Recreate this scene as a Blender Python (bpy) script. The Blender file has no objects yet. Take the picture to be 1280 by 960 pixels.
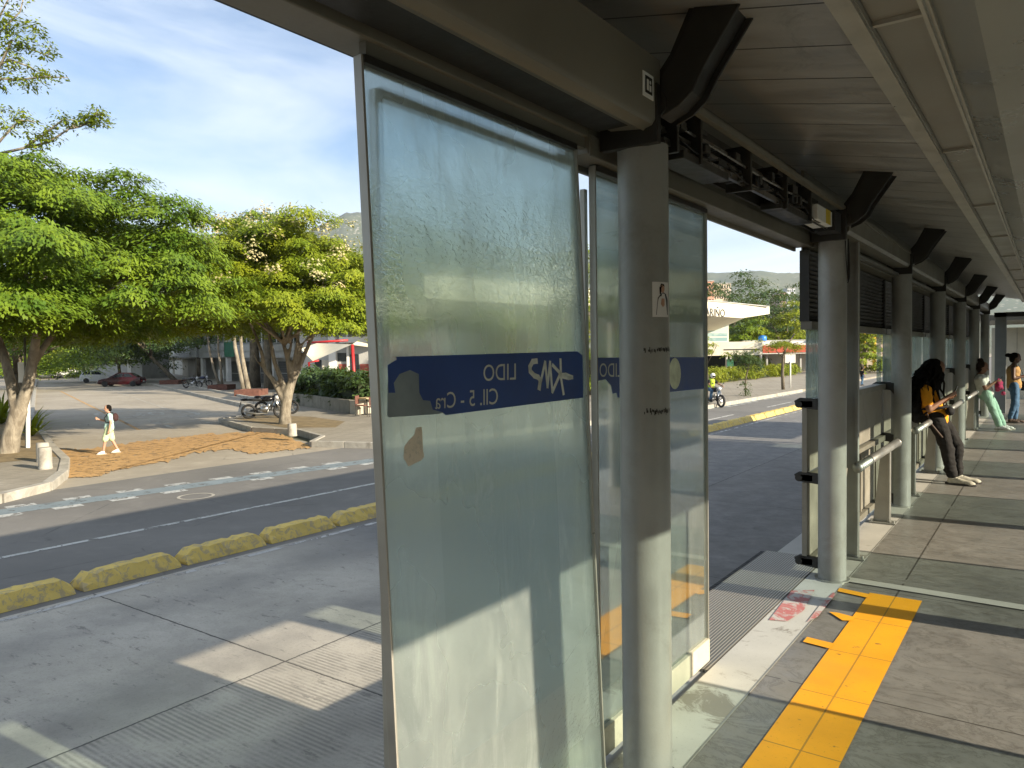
import bpy, math, random
import numpy as np
from mathutils import Vector, Matrix
R = math.radians
S = bpy.context.scene
C = S.collection
# ------------------------------------------------------------------ camera
YAW, PITCH, ROLL, FPX, CZ = 35.55, -2.32, -0.877, 942.0, 1.75
def cam_axes():
    y, p, r = R(YAW), R(PITCH), R(ROLL)
    f = Vector((-math.sin(y)*math.cos(p), math.cos(y)*math.cos(p), math.sin(p)))
    rt = Vector((math.cos(y), math.sin(y), 0)); up = rt.cross(f)
    r2 = rt*math.cos(r)+up*math.sin(r); u2 = -rt*math.sin(r)+up*math.cos(r)
    return r2, u2, f
AX = cam_axes(); C0 = Vector((0, 0, CZ))
cam = bpy.data.cameras.new('camera'); co = bpy.data.objects.new('camera', cam); C.objects.link(co)
mm = Matrix((AX[0], AX[1], -AX[2])).transposed().to_4x4(); mm.translation = C0
co.matrix_world = mm
cam.sensor_width = 36; cam.lens = FPX/1280*36; cam.clip_start = .05; cam.clip_end = 20000
S.camera = co
S.view_settings.view_transform = 'Standard'; S.view_settings.look = 'None'
S.view_settings.gamma = 1; S.view_settings.use_curve_mapping = False
S.view_settings.exposure = 1.38
HAZE = 1.1e-4
# ------------------------------------------------------------------ sun and sky
SUN_EL, SUN_AZ = 21.4, 3.0           # azimuth measured from +X towards +Y
sd = Vector((math.cos(R(SUN_EL))*math.cos(R(SUN_AZ)), math.cos(R(SUN_EL))*math.sin(R(SUN_AZ)), math.sin(R(SUN_EL))))
sun = bpy.data.lights.new('sun', 'SUN'); sun.energy = 5.0; sun.angle = R(.5); sun.color = (1, .87, .68)
so = bpy.data.objects.new('sun', sun); C.objects.link(so)
so.rotation_euler = (-sd).to_track_quat('-Z', 'Y').to_euler(); so.location = (60, 5, 40)
W = bpy.data.worlds.new('World'); S.world = W; W.use_nodes = True
def world():
    nt = W.node_tree; nt.nodes.clear(); N = nt.nodes.new; L = nt.links.new
    out = N('ShaderNodeOutputWorld'); bg = N('ShaderNodeBackground'); bg.inputs[1].default_value = .08
    sky = N('ShaderNodeTexSky'); sky.sky_type = 'NISHITA'; sky.sun_disc = False
    sky.sun_elevation = R(SUN_EL); sky.sun_rotation = R(90-SUN_AZ); sky.altitude = 900
    sky.air_density = 1.0; sky.dust_density = .8; sky.ozone_density = 1.8
    tc = N('ShaderNodeTexCoord'); mp = N('ShaderNodeMapping'); mp.inputs['Scale'].default_value = (1.2, 1.2, 4.2)
    mp.inputs['Rotation'].default_value = (R(12), R(-8), 0)
    L(tc.outputs['Generated'], mp.inputs[0])
    n1 = N('ShaderNodeTexNoise'); n1.inputs['Scale'].default_value = 1.6; n1.inputs['Detail'].default_value = 9
    n1.inputs['Roughness'].default_value = .58; n1.inputs['Distortion'].default_value = .7
    L(mp.outputs[0], n1.inputs['Vector'])
    rp = N('ShaderNodeValToRGB'); rp.color_ramp.elements[0].position = .34; rp.color_ramp.elements[0].color = (0, 0, 0, 1)
    rp.color_ramp.elements[1].position = .78; rp.color_ramp.elements[1].color = (.85, .85, .85, 1)
    L(n1.outputs[0], rp.inputs[0])
    mx = N('ShaderNodeMix'); mx.data_type = 'RGBA'
    L(rp.outputs[0], mx.inputs[0]); L(sky.outputs[0], mx.inputs[6]); mx.inputs[7].default_value = (6.6, 6.9, 7.3, 1)
    L(mx.outputs[2], bg.inputs[0]); L(bg.outputs[0], out.inputs[0])
world()
# ------------------------------------------------------------------ pixel -> world helpers
def ray(px, py): return (AX[2]*FPX+AX[0]*(px-640)+AX[1]*(480-py)).normalized()
def gZ(px, py, z):
    d = ray(px, py); return C0+d*((z-CZ)/d.z)
def gX(px, py, x):
    d = ray(px, py); return C0+d*(x/d.x)
def gY(px, py, y):
    d = ray(px, py); return C0+d*(y/d.y)
def gP(px, py, p0, n):
    d = ray(px, py); return C0+d*((Vector(p0)-C0).dot(n)/d.dot(n))
# ------------------------------------------------------------------ materials
class G:
    def __init__(s, name):
        s.m = bpy.data.materials.new(name); s.m.use_nodes = True; s.nt = s.m.node_tree
        s.p = s.nt.nodes['Principled BSDF']; s.out = s.nt.nodes['Material Output']
        s.tc = s.nt.nodes.new('ShaderNodeTexCoord')
    def n(s, t): return s.nt.nodes.new(t)
    def l(s, a, b): s.nt.links.new(a, b)
    def put(s, sock, v):
        if isinstance(v, bpy.types.NodeSocket): s.l(v, sock)
        elif isinstance(v, tuple) and len(v) == 3 and sock.type == 'RGBA': sock.default_value = (*v, 1)
        else: sock.default_value = v
    def co(s, kind='Object', scale=None, rot=None):
        o = s.tc.outputs[kind]
        if kind == 'World':
            o = s.geo()
        if scale or rot:
            mp = s.n('ShaderNodeMapping'); s.l(o, mp.inputs[0])
            if scale: mp.inputs['Scale'].default_value = scale
            if rot: mp.inputs['Rotation'].default_value = rot
            o = mp.outputs[0]
        return o
    def pos(s): return s.n('ShaderNodeNewGeometry').outputs['Position']
    def vmap(s, v, scale=(1, 1, 1), rot=(0, 0, 0)):
        mp = s.n('ShaderNodeMapping'); s.l(v, mp.inputs[0]); mp.inputs['Scale'].default_value = scale; mp.inputs['Rotation'].default_value = rot
        return mp.outputs[0]
    def noise(s, scale, detail=4, rough=.55, vec=None, dist=0):
        x = s.n('ShaderNodeTexNoise'); x.inputs['Scale'].default_value = scale; x.inputs['Detail'].default_value = detail
        x.inputs['Roughness'].default_value = rough; x.inputs['Distortion'].default_value = dist
        s.l(vec if vec is not None else s.tc.outputs['Object'], x.inputs['Vector']); return x.outputs[0]
    def vor(s, scale, vec=None, feat='F1', out=0):
        x = s.n('ShaderNodeTexVoronoi'); x.feature = feat; x.inputs['Scale'].default_value = scale
        s.l(vec if vec is not None else s.tc.outputs['Object'], x.inputs['Vector']); return x.outputs[out]
    def ramp(s, f, stops, interp='LINEAR'):
        x = s.n('ShaderNodeValToRGB'); r = x.color_ramp; r.interpolation = interp
        while len(r.elements) < len(stops): r.elements.new(.5)
        for e, (p, c) in zip(r.elements, stops):
            e.position = p; e.color = (c, c, c, 1) if not isinstance(c, tuple) else (*c, 1)
        s.l(f, x.inputs[0]); return x.outputs[0]
    def mix(s, f, a, b, mode='MIX'):
        x = s.n('ShaderNodeMix'); x.data_type = 'RGBA'; x.blend_type = mode
        s.put(x.inputs[0], f); s.put(x.inputs[6], a); s.put(x.inputs[7], b); return x.outputs[2]
    def math(s, op, a, b=0.0, c=None):
        x = s.n('ShaderNodeMath'); x.operation = op; s.put(x.inputs[0], a); s.put(x.inputs[1], b)
        if c is not None: s.put(x.inputs[2], c)
        return x.outputs[0]
    def xyz(s, v):
        x = s.n('ShaderNodeSeparateXYZ'); s.l(v, x.inputs[0]); return x.outputs
    def bump(s, h, strength=.3, dist=.01):
        x = s.n('ShaderNodeBump'); x.inputs['Strength'].default_value = strength; x.inputs['Distance'].default_value = dist
        s.l(h, x.inputs['Height']); s.l(x.outputs[0], s.p.inputs['Normal']); return x
    def line(s, coord, c, w):      # 1 inside |coord-c| < w
        return s.math('LESS_THAN', s.math('ABSOLUTE', s.math('SUBTRACT', coord, c)), w)
    def grid(s, coord, c, per, w):  # repeating line
        m = s.math('PINGPONG', s.math('SUBTRACT', coord, c), per/2)
        return s.math('LESS_THAN', m, w)
def mat(name, col, rough=.6, metal=0., var=.18, scale=4, bump=0., bscale=40, spec=.5, dirt=None, trans=0.):
    g = G(name); a = tuple(c*(1-var) for c in col); b = tuple(min(1, c*(1+var)) for c in col)
    v = g.pos()
    base = g.mix(g.ramp(g.noise(scale, 6, .6, v), [(.3, 0.), (.7, 1.)]), a, b)
    if dirt:
        base = g.mix(g.ramp(g.noise(scale*.6, 8, .7, v, .5), [(.52, 0.), (.68, dirt[1])]), base, dirt[0])
    g.put(g.p.inputs['Base Color'], base)
    g.l(g.ramp(g.noise(scale*2, 4, .6, v), [(.3, max(0, rough-.08)), (.7, min(1, rough+.1))]), g.p.inputs['Roughness'])
    g.p.inputs['Metallic'].default_value = metal; g.p.inputs['Specular IOR Level'].default_value = spec
    if bump: g.bump(g.noise(bscale, 5, .6, v), bump, .01)
    return g.m
MT = {}
CL = {}
def setup_mats():
    T = MT
    T['column'] = mat('column_paint', (.265, .268, .25), .36, 0, .14, 3.2, .08, 90, .5, ((.13, .12, .10), .45))
    T['beam'] = mat('beam_paint', (.15, .142, .112), .42, 0, .14, 2, .05, 60, .5, ((.10, .09, .07), .5))
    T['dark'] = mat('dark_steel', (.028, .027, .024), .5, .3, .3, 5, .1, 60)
    T['rail'] = mat('galvanised_steel', (.30, .30, .27), .4, .5, .12, 6)
    T['mech'] = mat('door_mechanism_steel', (.06, .058, .052), .4, .6, .35, 8, .1, 50)
    T['steel'] = mat('brushed_steel', (.32, .32, .30), .45, .8, .08, 1.5)
    T['frame'] = mat('door_frame_metal', (.34, .33, .29), .35, .35, .12, 5)
    T['kick'] = mat('door_kick_plate', (.60, .56, .44), .4, .2, .12, 5, .05, 60, .5, ((.3, .26, .18), .5))
    T['rubber'] = mat('black_rubber', (.015, .015, .015), .7, 0, .3, 10, .2)
    T['panel'] = mat('parapet_panel', (.22, .205, .165), .5, .1, .2, 3, .08, 40, .5, ((.09, .08, .06), .5))
    T['yellow'] = mat('yellow_plastic', (.6, .45, .03), .5, 0, .15)
    T['white'] = mat('white_plastic', (.7, .7, .66), .45, 0, .08)
    T['tyre'] = mat('tyre_rubber', (.02, .02, .02), .8, 0, .3, 8, .2)
    T['rim'] = mat('alloy_rim', (.45, .45, .45), .3, .9, .1)
    T['carglass'] = mat('tinted_glass', (.012, .016, .018), .06, 0, .2)
    T['hlamp'] = mat('headlamp_glass', (.65, .66, .66), .1, .2, .1)
    T['tlamp'] = mat('tail_lamp', (.35, .01, .01), .2, 0, .1)
    T['kerb'] = mat('kerb_concrete', (.36, .34, .29), .85, 0, .22, 3, .3, 30, .3, ((.15, .13, .1), .6))
    T['brick'] = mat('brick_red', (.13, .055, .038), .85, 0, .3, 5, .2, 30)
    T['wood'] = mat('dark_wood', (.1, .06, .035), .7, 0, .3, 6, .1)
    T['red'] = mat('red_paint', (.42, .02, .02), .45, 0, .1)
    T['sail'] = mat('cream_canvas', (.72, .64, .46), .8, 0, .06, 2)
    T['skin_light'] = mat('skin_light', (.42, .24, .16), .5, 0, .06, 12)
    T['skin_mid'] = mat('skin_brown', (.24, .12, .07), .5, 0, .06, 12)
    T['skin_dark'] = mat('skin_dark', (.10, .05, .032), .45, 0, .06, 12)
    T['hair'] = mat('black_hair', (.006, .005, .004), .85, 0, .4, 30, .8, 120, .15)
    T['hair_tied'] = mat('dark_brown_hair', (.02, .012, .008), .8, 0, .4, 30, .8, 120, .2)
setup_mats()
def mat_ceiling():
    g = G('ceiling_aluminium'); v = g.pos(); x, y, z = g.xyz(v)
    n = g.noise(1.0, 7, .65, g.vmap(v, (1.2, 5, 1)), .6)
    base = g.mix(g.ramp(n, [(.3, 0.), (.7, 1.)]), (.30, .295, .275), (.50, .49, .46))
    cell = g.math('FRACT', g.math('MULTIPLY', g.math('FLOOR', g.math('DIVIDE', g.math('SUBTRACT', y, .12), .44)), .618))
    base = g.mix(g.math('MULTIPLY', cell, .35), base, (.36, .34, .30))
    seam = g.grid(y, .12, .44, .006)
    base = g.mix(g.math('MULTIPLY', seam, .9), base, (.02, .018, .015))
    stain = g.ramp(g.noise(2.2, 8, .75, g.vmap(v, (1, .6, 1)), 1.2), [(.56, 0.), (.7, .45)])
    base = g.mix(stain, base, (.10, .085, .065))
    g.put(g.p.inputs['Base Color'], base); g.p.inputs['Metallic'].default_value = .35
    g.l(g.ramp(n, [(.3, .30), (.7, .5)]), g.p.inputs['Roughness'])
    h = g.math('MULTIPLY', seam, -1.0); g.bump(g.math('ADD', h, g.math('MULTIPLY', g.noise(3, 3, .5, g.vmap(v, (1, 8, 1))), .25)), .5, .008)
    return g.m
def mat_floor():
    g = G('platform_concrete'); v = g.pos(); x, y, z = g.xyz(v)
    n = g.noise(.9, 9, .68, v, .4); n2 = g.noise(7, 7, .7, v); n3 = g.noise(60, 4, .6, v)
    base = g.mix(g.ramp(n, [(.3, 0.), (.7, 1.)]), (.125, .122, .11), (.24, .235, .215))
    base = g.mix(g.ramp(n2, [(.35, .0), (.7, .35)]), base, (.28, .265, .23))
    st = g.ramp(g.noise(2.6, 9, .72, g.vmap(v, (1, 1.6, 1)), 2.2), [(.44, 0.), (.475, .55), (.50, .1), (.60, 0.), (.7, .5)])
    base = g.mix(st, base, (.06, .053, .042))
    base = g.mix(g.ramp(n3, [(.55, 0.), (.75, .3)]), base, (.05, .045, .038))
    J = g.math('MAXIMUM', g.grid(y, 4.02, 1.86, .005), g.line(x, -.865, .004))
    J = g.math('MAXIMUM', J, g.grid(x, .35, 1.22, .004))
    sn = g.math('GREATER_THAN', g.noise(3, 4, .6, v), .40)
    base = g.mix(g.math('MULTIPLY', g.math('MULTIPLY', J, sn), .85), base, (.03, .027, .022))
    g.put(g.p.inputs['Base Color'], base)
    g.l(g.ramp(n2, [(.3, .28), (.7, .55)]), g.p.inputs['Roughness'])
    g.bump(g.math('SUBTRACT', g.math('MULTIPLY', n3, .15), J), .25, .004); return g.m
def worn_paint(name, col, under, amt=.5, scale=4, red=None, rough=.6, tile=None, thin=False):
    g = G(name); v = g.pos(); x, y, z = g.xyz(v)
    n = g.noise(scale, 10, .75, v, .6); n3 = g.noise(70, 4, .6, v)
    if thin: under = tuple(k*.8 for k in col)
    c = g.mix(g.ramp(g.noise(2, 6, .6, v), [(.3, 0.), (.7, 1.)]), tuple(k*.86 for k in col), tuple(min(1, k*1.08) for k in col))
    base = g.mix(g.ramp(n, [(amt-.03, 1.), (amt+.03, 0.)]), c, under)
    base = g.mix(g.ramp(n3, [(.62, 0.), (.75, .45)]), base, tuple(k*.5 for k in under))
    if tile:
        base = g.mix(g.ramp(g.noise(14, 3, .5, v), [(.70, 0.), (.74, .75)]), base, (.13, .09, .04)); base = g.mix(g.ramp(g.noise(1.3, 7, .7, v), [(.5, 0.), (.75, .4)]), base, (.42, .24, .05))
        J = g.math('MAXIMUM', g.grid(y, tile[1], tile[0], .004), g.line(x, -.865, .004))
        base = g.mix(g.math('MULTIPLY', J, .6), base, (.12, .08, .03))
    g.put(g.p.inputs['Base Color'], base); g.p.inputs['Roughness'].default_value = rough
    if thin: g.put(g.p.inputs['Alpha'], g.ramp(n, [(amt-.03, 0.), (amt+.03, 1.)]))
    g.bump(n3, .12, .003); return g.m
def mat_busway():
    g = G('busway_concrete'); v = g.pos(); x, y, z = g.xyz(v)
    n = g.noise(.35, 9, .65, v, .5); n2 = g.noise(3.5, 9, .72, v); n3 = g.noise(38, 5, .7, v)
    base = g.mix(g.ramp(n, [(.3, 0.), (.7, 1.)]), (.32, .30, .25), (.49, .46, .39))
    base = g.mix(g.ramp(n2, [(.42, .22), (.56, 0.)]), base, (.20, .19, .17))
    lanes = g.ramp(g.math('PINGPONG', g.math('SUBTRACT', x, -8.2), 1.0), [(.1, .45), (.65, 0.)])
    base = g.mix(g.math('MULTIPLY', lanes, g.ramp(n, [(.3, 1.), (.8, .3)])), base, (.10, .10, .098))
    yy = g.math('ADD', y, g.math('MULTIPLY', n2, 1.5))
    base = g.mix(g.ramp(g.math('DIVIDE', yy, 20.), [(.36, 0.), (.46, .85)]), base, g.mix(g.ramp(n2, [(.35, 0.), (.7, 1.)]), (.085, .088, .09), (.17, .17, .168)))
    pits = g.ramp(g.noise(9, 6, .7, g.vmap(v, (.45, 1.4, 1))), [(.60, 0.), (.66, .6)])
    base = g.mix(pits, base, (.11, .105, .095))
    base = g.mix(g.ramp(n3, [(.52, 0.), (.7, .35)]), base, (.13, .125, .11))
    oil = g.ramp(g.noise(.9, 5, .6, v, .3), [(.70, 0.), (.75, .5)])
    base = g.mix(oil, base, (.07, .07, .065))
    wob = g.math('MULTIPLY', g.math('SUBTRACT', g.noise(6, 5, .7, v), .5), .035)
    J = g.math('MAXIMUM', g.line(g.math('ADD', x, wob), -5.70, .011), g.grid(g.math('ADD', y, wob), 4.32, 4.6, .010))
    base = g.mix(g.math('MULTIPLY', J, .85), base, (.04, .038, .034))
    gr = g.math('SINE', g.math('MULTIPLY', y, 2*math.pi/.045))
    near = g.math('GREATER_THAN', x, -5.70)
    worn = g.ramp(g.noise(2.2, 6, .65, v), [(.38, 0.), (.55, 1.)])
    gm = g.math('MULTIPLY', g.math('MULTIPLY', near, worn), g.math('MULTIPLY_ADD', gr, .5, .5))
    base = g.mix(g.math('MULTIPLY', gm, .5), base, (.09, .085, .075))
    g.put(g.p.inputs['Base Color'], base); g.p.inputs['Roughness'].default_value = .85
    h = g.math('SUBTRACT', g.math('MULTIPLY', n3, .5), g.math('ADD', J, g.math('ADD', g.math('MULTIPLY', pits, .6), g.math('MULTIPLY', gm, .7))))
    g.bump(h, .6, .006); return g.m
def mat_asphalt(name, a, b, crack=True):
    g = G(name); v = g.pos()
    n = g.noise(.25, 8, .6, v, .4); n2 = g.noise(2.2, 9, .7, v); n3 = g.noise(60, 4, .7, v)
    base = g.mix(g.ramp(n, [(.3, 0.), (.7, 1.)]), a, b)
    base = g.mix(g.ramp(n2, [(.5, 0.), (.75, .4)]), base, tuple(k*1.35 for k in b))
    if crack:
        vo = g.vor(.35, g.vmap(v, (1, 1, 1)), 'DISTANCE_TO_EDGE'); n4 = g.noise(1.4, 4, .6, v)
        base = g.mix(g.math('MULTIPLY', g.ramp(vo, [(.0, 1.), (.008, 0.)]), g.ramp(n4, [(.45, 0.), (.6, .6)])), base, (.02, .02, .018))
    base = g.mix(g.ramp(n3, [(.55, 0.), (.75, .3)]), base, (.16, .155, .145))
    g.put(g.p.inputs['Base Color'], base); g.p.inputs['Roughness'].default_value = .85
    g.bump(n3, .35, .004); return g.m
def mat_paving(name, a, b, per=.6):
    g = G(name); v = g.pos(); rv = g.vmap(v, (1, 1, 1), (0, 0, R(-22))); x, y, z = g.xyz(rv)
    n = g.noise(.5, 8, .65, v, .4); n2 = g.noise(6, 7, .7, v)
    base = g.mix(g.ramp(n, [(.3, 0.), (.7, 1.)]), a, b)
    base = g.mix(g.ramp(n2, [(.4, 0.), (.7, .35)]), base, tuple(k*.6 for k in a))
    J = g.math('MAXIMUM', g.grid(x, 0, per, .012), g.grid(y, 0, per, .012))
    base = g.mix(g.math('MULTIPLY', J, .5), base, tuple(k*.4 for k in a))
    g.put(g.p.inputs['Base Color'], base); g.p.inputs['Roughness'].default_value = .85
    g.bump(n2, .3, .01); return g.m
def mat_leaf(name, a, b, c=None):
    g = G(name); v = g.pos()
    rnd = g.noise(.9, 3, .6, v); r2 = g.noise(14, 2, .6, v)
    base = g.mix(g.ramp(rnd, [(.35, 0.), (.65, 1.)]), a, b)
    if c: base = g.mix(g.ramp(r2, [(.55, 0.), (.72, .8)]), base, c)
    nt = g.nt; d = g.n('ShaderNodeBsdfPrincipled'); t = g.n('ShaderNodeBsdfTranslucent'); mx = g.n('ShaderNodeMixShader')
    g.put(d.inputs['Base Color'], base); d.inputs['Roughness'].default_value = .5; d.inputs['Specular IOR Level'].default_value = .3
    g.put(t.inputs[0], g.mix(.4, base, (.45, .5, .02))); mx.inputs[0].default_value = .20
    g.l(d.outputs[0], mx.inputs[1]); g.l(t.outputs[0], mx.inputs[2]); g.l(mx.outputs[0], g.out.inputs[0]); nt.nodes.remove(g.p)
    return g.m
def mat_bark(name, a, b):
    g = G(name); v = g.pos()
    n = g.noise(5, 7, .7, g.vmap(v, (1, 1, .35)), .6); n2 = g.noise(1.8, 5, .6, v)
    base = g.mix(g.ramp(n, [(.38, 0.), (.62, 1.)]), a, b)
    base = g.mix(g.ramp(n2, [(.45, 0.), (.65, .5)]), base, tuple(k*.45 for k in a))
    g.put(g.p.inputs['Base Color'], base); g.p.inputs['Roughness'].default_value = .9
    g.bump(n, .8, .03); return g.m
def mat_glass(name, tint, dirt, amt, blur=0., streak=True, ripple=False, gloss=None):
    """dirty laminated glass: part clear, part softened, part covered with a film of dust"""
    g = G(name); v = g.pos(); nt = g.nt; nt.nodes.remove(g.p)
    tr = g.n('ShaderNodeBsdfTransparent'); tr.inputs[0].default_value = (*tint, 1)
    gl = g.n('ShaderNodeBsdfGlossy'); gl.inputs['Roughness'].default_value = .38 if blur > .2 else .05; gl.inputs[0].default_value = (.9, .95, .95, 1)
    di = g.n('ShaderNodeBsdfDiffuse'); g.put(di.inputs[0], dirt)
    tl = g.n('ShaderNodeBsdfTranslucent'); g.put(tl.inputs[0], dirt)
    md = g.n('ShaderNodeMixShader'); md.inputs[0].default_value = .5; g.l(di.outputs[0], md.inputs[1]); g.l(tl.outputs[0], md.inputs[2])
    base = tr
    if blur:
        rf = g.n('ShaderNodeBsdfRefraction'); rf.inputs['IOR'].default_value = 1.12
        rf.inputs[0].default_value = (*[t*.98 for t in tint], 1)
        g.put(rf.inputs['Roughness'], g.ramp(g.noise(2, 3, .5, v), [(.3, blur*.8), (.7, blur*1.2)]))
        mb = g.n('ShaderNodeMixShader'); mb.inputs[0].default_value = .62; g.l(tr.outputs[0], mb.inputs[1]); g.l(rf.outputs[0], mb.inputs[2]); base = mb
        if ripple:
            x, y, z = g.xyz(v)
            w = g.noise(34, 3, .55, g.vmap(v, (1, 1, 1.7)), 1.0)
            h = g.math('MULTIPLY', w, g.ramp(g.math('ABSOLUTE', g.math('SUBTRACT', z, 2.08)), [(.0, 1.), (.26, .10)]))
            b = g.n('ShaderNodeBump'); b.inputs['Strength'].default_value = .55; b.inputs['Distance'].default_value = .012; g.l(h, b.inputs['Height'])
            g.l(b.outputs[0], rf.inputs['Normal'])
            gb = g.n('ShaderNodeBump'); gb.inputs['Strength'].default_value = .3; gb.inputs['Distance'].default_value = .004; g.l(h, gb.inputs['Height'])
            g.l(gb.outputs[0], gl.inputs['Normal'])
    n = g.noise(1.6, 8, .68, g.vmap(v, (1, 1, .7)), 1.2)
    n2 = g.noise(5, 7, .7, g.vmap(v, (1, 2.5, .5), (R(24), 0, 0)), 1.0)
    fac = g.math('ADD', g.ramp(n, [(.3, amt*.7), (.75, min(1, amt*1.5))]), g.ramp(n2, [(.48, 0.), (.72, amt*.6 if streak else 0.)]))
    fine = g.ramp(g.noise(180, 2, .5, v), [(.66, 0.), (.72, .35)])
    fac = g.math('MINIMUM', g.math('ADD', fac, g.math('MULTIPLY', fine, amt)), .96)
    m1 = g.n('ShaderNodeMixShader'); g.l(fac, m1.inputs[0]); g.l(base.outputs[0], m1.inputs[1]); g.l(md.outputs[0], m1.inputs[2])
    fr = g.n('ShaderNodeFresnel'); fr.inputs[0].default_value = 1.45
    m2 = g.n('ShaderNodeMixShader'); g.l(g.math('MULTIPLY', fr.outputs[0], gloss if gloss is not None else .12 if blur > .2 else .45), m2.inputs[0]); g.l(m1.outputs[0], m2.inputs[1]); g.l(gl.outputs[0], m2.inputs[2])
    g.l(m2.outputs[0], g.out.inputs[0]); return g.m
MT['ceiling'] = mat_ceiling(); MT['floor'] = mat_floor(); MT['busway'] = mat_busway()
MT['asphalt'] = mat_asphalt('main_road_asphalt', (.115, .112, .103), (.18, .172, .155))
MT['street'] = mat_asphalt('side_street_asphalt', (.24, .21, .16), (.36, .32, .25))
MT['paving'] = mat_paving('sidewalk_paving', (.22, .195, .15), (.33, .30, .24))
MT['ground'] = mat_asphalt('ground_soil', (.09, .085, .05), (.12, .13, .07), False)
MT['tactile'] = worn_paint('yellow_tactile_tile', (.84, .375, .008), (.30, .17, .05), .33, 6, tile=(.62, 3.95))
MT['tape'] = worn_paint('yellow_floor_tape', (.86, .38, .008), (.2, .13, .04), .25, 8)
MT['edge'] = worn_paint('worn_white_edge_paint', (.50, .50, .46), (.26, .245, .21), .42, 2.6)
MT['redpaint'] = worn_paint('worn_red_paint', (.46, .15, .14), (.48, .46, .43), .49, 9)
MT['bar'] = worn_paint('grey_floor_bar', (.42, .41, .37), (.25, .24, .2), .36, 5)
MT['roadwhite'] = worn_paint('white_road_paint', (.50, .50, .46), (.13, .13, .125), .44, 5, rough=.8, thin=True)
MT['dashwhite'] = worn_paint('worn_cycle_dashes', (.42, .43, .41), (.15, .15, .14), .45, 6, rough=.8, thin=True)
MT['faded'] = worn_paint('faded_white_road_paint', (.45, .45, .43), (.27, .26, .24), .49, 3, rough=.85, thin=True)
MT['fadedstreet'] = worn_paint('faded_street_paint', (.42, .40, .34), (.17, .15, .12), .46, 3, rough=.85, thin=True)
MT['bluelane'] = worn_paint('blue_cycle_lane_paint', (.17, .21, .225), (.15, .145, .13), .41, 4, rough=.8, thin=True)
MT['orange'] = worn_paint('orange_road_paint', (.46, .28, .11), (.26, .21, .15), .43, 5, rough=.85, thin=True)
MT['block'] = worn_paint('yellow_divider_paint', (.62, .46, .12), (.40, .32, .16), .46, 9, rough=.8)
MT['soil'] = mat('dry_verge_soil', (.20, .15, .075), .95, 0, .35, 3, .5, 25)
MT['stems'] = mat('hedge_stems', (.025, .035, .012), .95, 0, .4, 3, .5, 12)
MT['bark'] = mat_bark('grey_bark', (.15, .125, .09), (.31, .275, .21))
MT['bark2'] = mat_bark('brown_bark', (.10, .08, .055), (.2, .17, .12))
MT['leafA'] = mat_leaf('leaf_deep_green', (.06, .12, .009), (.15, .22, .014))
MT['leafB'] = mat_leaf('leaf_bright_green', (.12, .18, .010), (.23, .27, .014))
MT['leafC'] = mat_leaf('leaf_dull_green', (.03, .065, .02), (.06, .10, .03))
MT['leafD'] = mat_leaf('leaf_lime_green', (.16, .21, .012), (.26, .28, .02))
MT['leafF'] = mat_leaf('cream_seed_clusters', (.42, .42, .20), (.52, .42, .22))
MT['glassA'] = mat_glass('hazy_door_glass', (.86, .94, .935), (.60, .64, .59), .25, .26, ripple=True)
MT['glassB'] = mat_glass('dusty_door_glass', (.82, .92, .90), (.46, .50, .45), .36, .14)
MT['glassC'] = mat_glass('window_glass', (.86, .94, .93), (.42, .46, .43), .14)
MT['facade'] = mat('added_row_facade', (.20, .17, .13), .85, 0, .2, .4)
MT['glassE'] = mat_glass('clear_leaf_glass', (.95, .98, .97), (.42, .46, .43), .0, streak=False, gloss=.0)
MT['glassD'] = mat_glass('scratched_window_glass', (.80, .90, .90), (.45, .50, .48), .5)
MT['decal'] = mat('blue_vinyl', (.022, .062, .25), .35, 0, .25, 3, 0, 40, .5)
MT['decal_grey'] = mat('peeled_vinyl_backing', (.20, .26, .30), .6, 0, .2, 8)
MT['letter'] = mat('letter_grey', (.50, .55, .54), .6, 0, .15, 10)
MT['scratch'] = mat('scratched_off_vinyl', (.66, .72, .70), .6, 0, .15, 30)
MT['paper'] = worn_paint('torn_paper_residue', (.72, .68, .58), (.50, .50, .44), .46, 45)
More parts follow.
